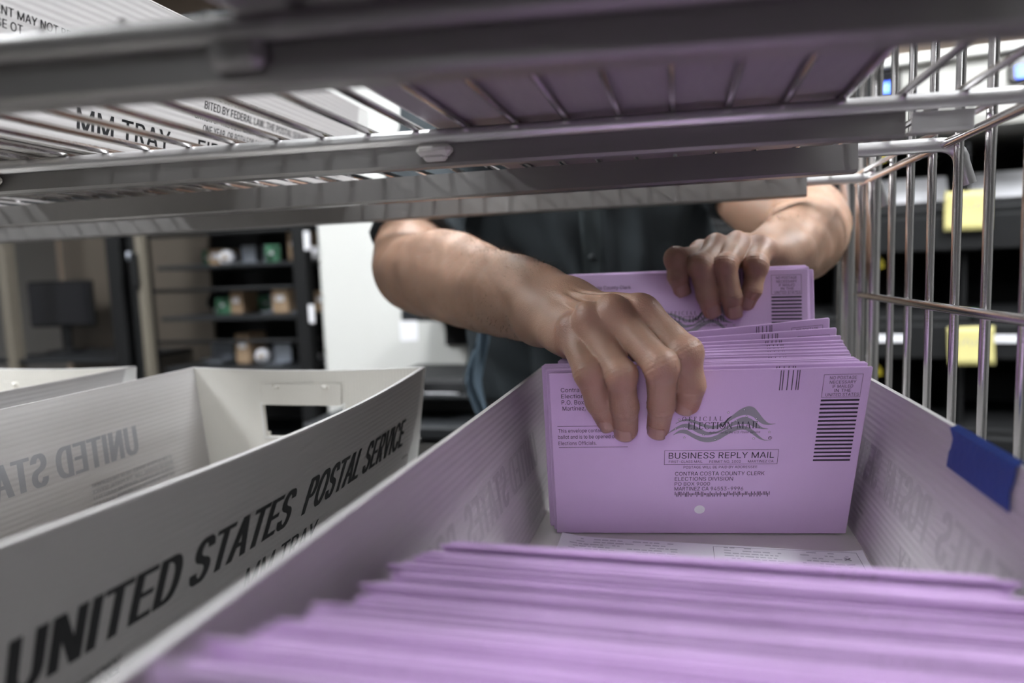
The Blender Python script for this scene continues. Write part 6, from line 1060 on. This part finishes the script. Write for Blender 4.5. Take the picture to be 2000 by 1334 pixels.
part('collar', MB().add(V[:].tolist(), F.tolist()), 'shirt_trim', shirt, True, rel=PB)
def leg_fn(P):
    q = np.stack([(P[:, 0]+0.155)/1.35, P[:, 1]-1.25, P[:, 2]], 1).astype(np.float32); d = seg(q, (0, 0, -0.30), (0, 0, -0.19), 0.125, 0.118)
    for s in (-1, 1):
        d = smin(d, seg(P, (-0.155+s*0.10, 1.25, -0.30), (-0.155+s*0.11, 1.235, -0.60), 0.098, 0.072), 0.02); d = smin(d, seg(P, (-0.155+s*0.11, 1.235, -0.60), (-0.155+s*0.12, 1.27, -0.99), 0.072, 0.062), 0.02)
    return np.maximum(d+0.003*np.sin(P[:, 2]*60+P[:, 0]*40), -(P[:, 2]+1.0)).astype(np.float32)
V, F = surface(leg_fn, (-0.45, 1.0, -1.04), (0.14, 1.45, -0.04), 0.009); part('trousers', MB().add(V.tolist(), F.tolist()), 'trouser_cloth', person, True, rel=PB)
for s in (-1, 1):
    V, F = surface(lambda P: np.maximum(smin(seg(P, (-0.155+s*0.12, 1.30, -1.0), (-0.155+s*0.125, 1.13, -1.01), 0.045, 0.04), seg(P, (-0.155+s*0.12, 1.28, -0.98), (-0.155+s*0.12, 1.28, -0.93), 0.05, 0.05), 0.03), -(P[:, 2]+1.048)).astype(np.float32), (-0.155+s*0.12-0.08, 1.05, -1.06), (-0.155+s*0.12+0.08, 1.38, -0.86), 0.006)
    part('shoe', MB().add(V.tolist(), F.tolist()), 'shoe_leather', person, True, rel=PB)
hc = np.array((-0.16, 1.00, 0.60))
V, F = surface(lambda P: np.maximum(ell(P, hc+(0, 0.018, 0.038), (0.083, 0.102, 0.104))+0.002*np.sin(P[:, 0]*300)*np.sin(P[:, 1]*140), -(ell(P, hc+(0, -0.11, -0.035), (0.09, 0.10, 0.105)))).astype(np.float32), hc-(0.11, 0.13, 0.1), hc+(0.11, 0.16, 0.17), 0.004)
part('hair', MB().add(V.tolist(), F.tolist()), 'hair_brown', person, True, rel=PB)
for s in (-1, 1): part('eye', MB().lathe([(0.001, -0.0115), (0.008, -0.008), (0.0115, 0), (0.008, 0.008), (0.001, 0.0115)], tuple(hc+(s*0.032, -0.074, 0.006)), 14), 'white_paper', person, True, rel=PB)
# faded blue cloth hanging from the trouser pocket
cl = MB().slab(lambda u, v: (-0.325+u*(0.35+1.8*abs(v+0.06))+0.010*math.sin(v*34+1), 1.072+0.012*math.sin(u*170+v*40), v-0.10), lin(-0.026, 0.026, 10), lin(-0.19, 0.07, 16), 0.003)
part('pocket_cloth', cl, 'denim', person, True, rel=PB)
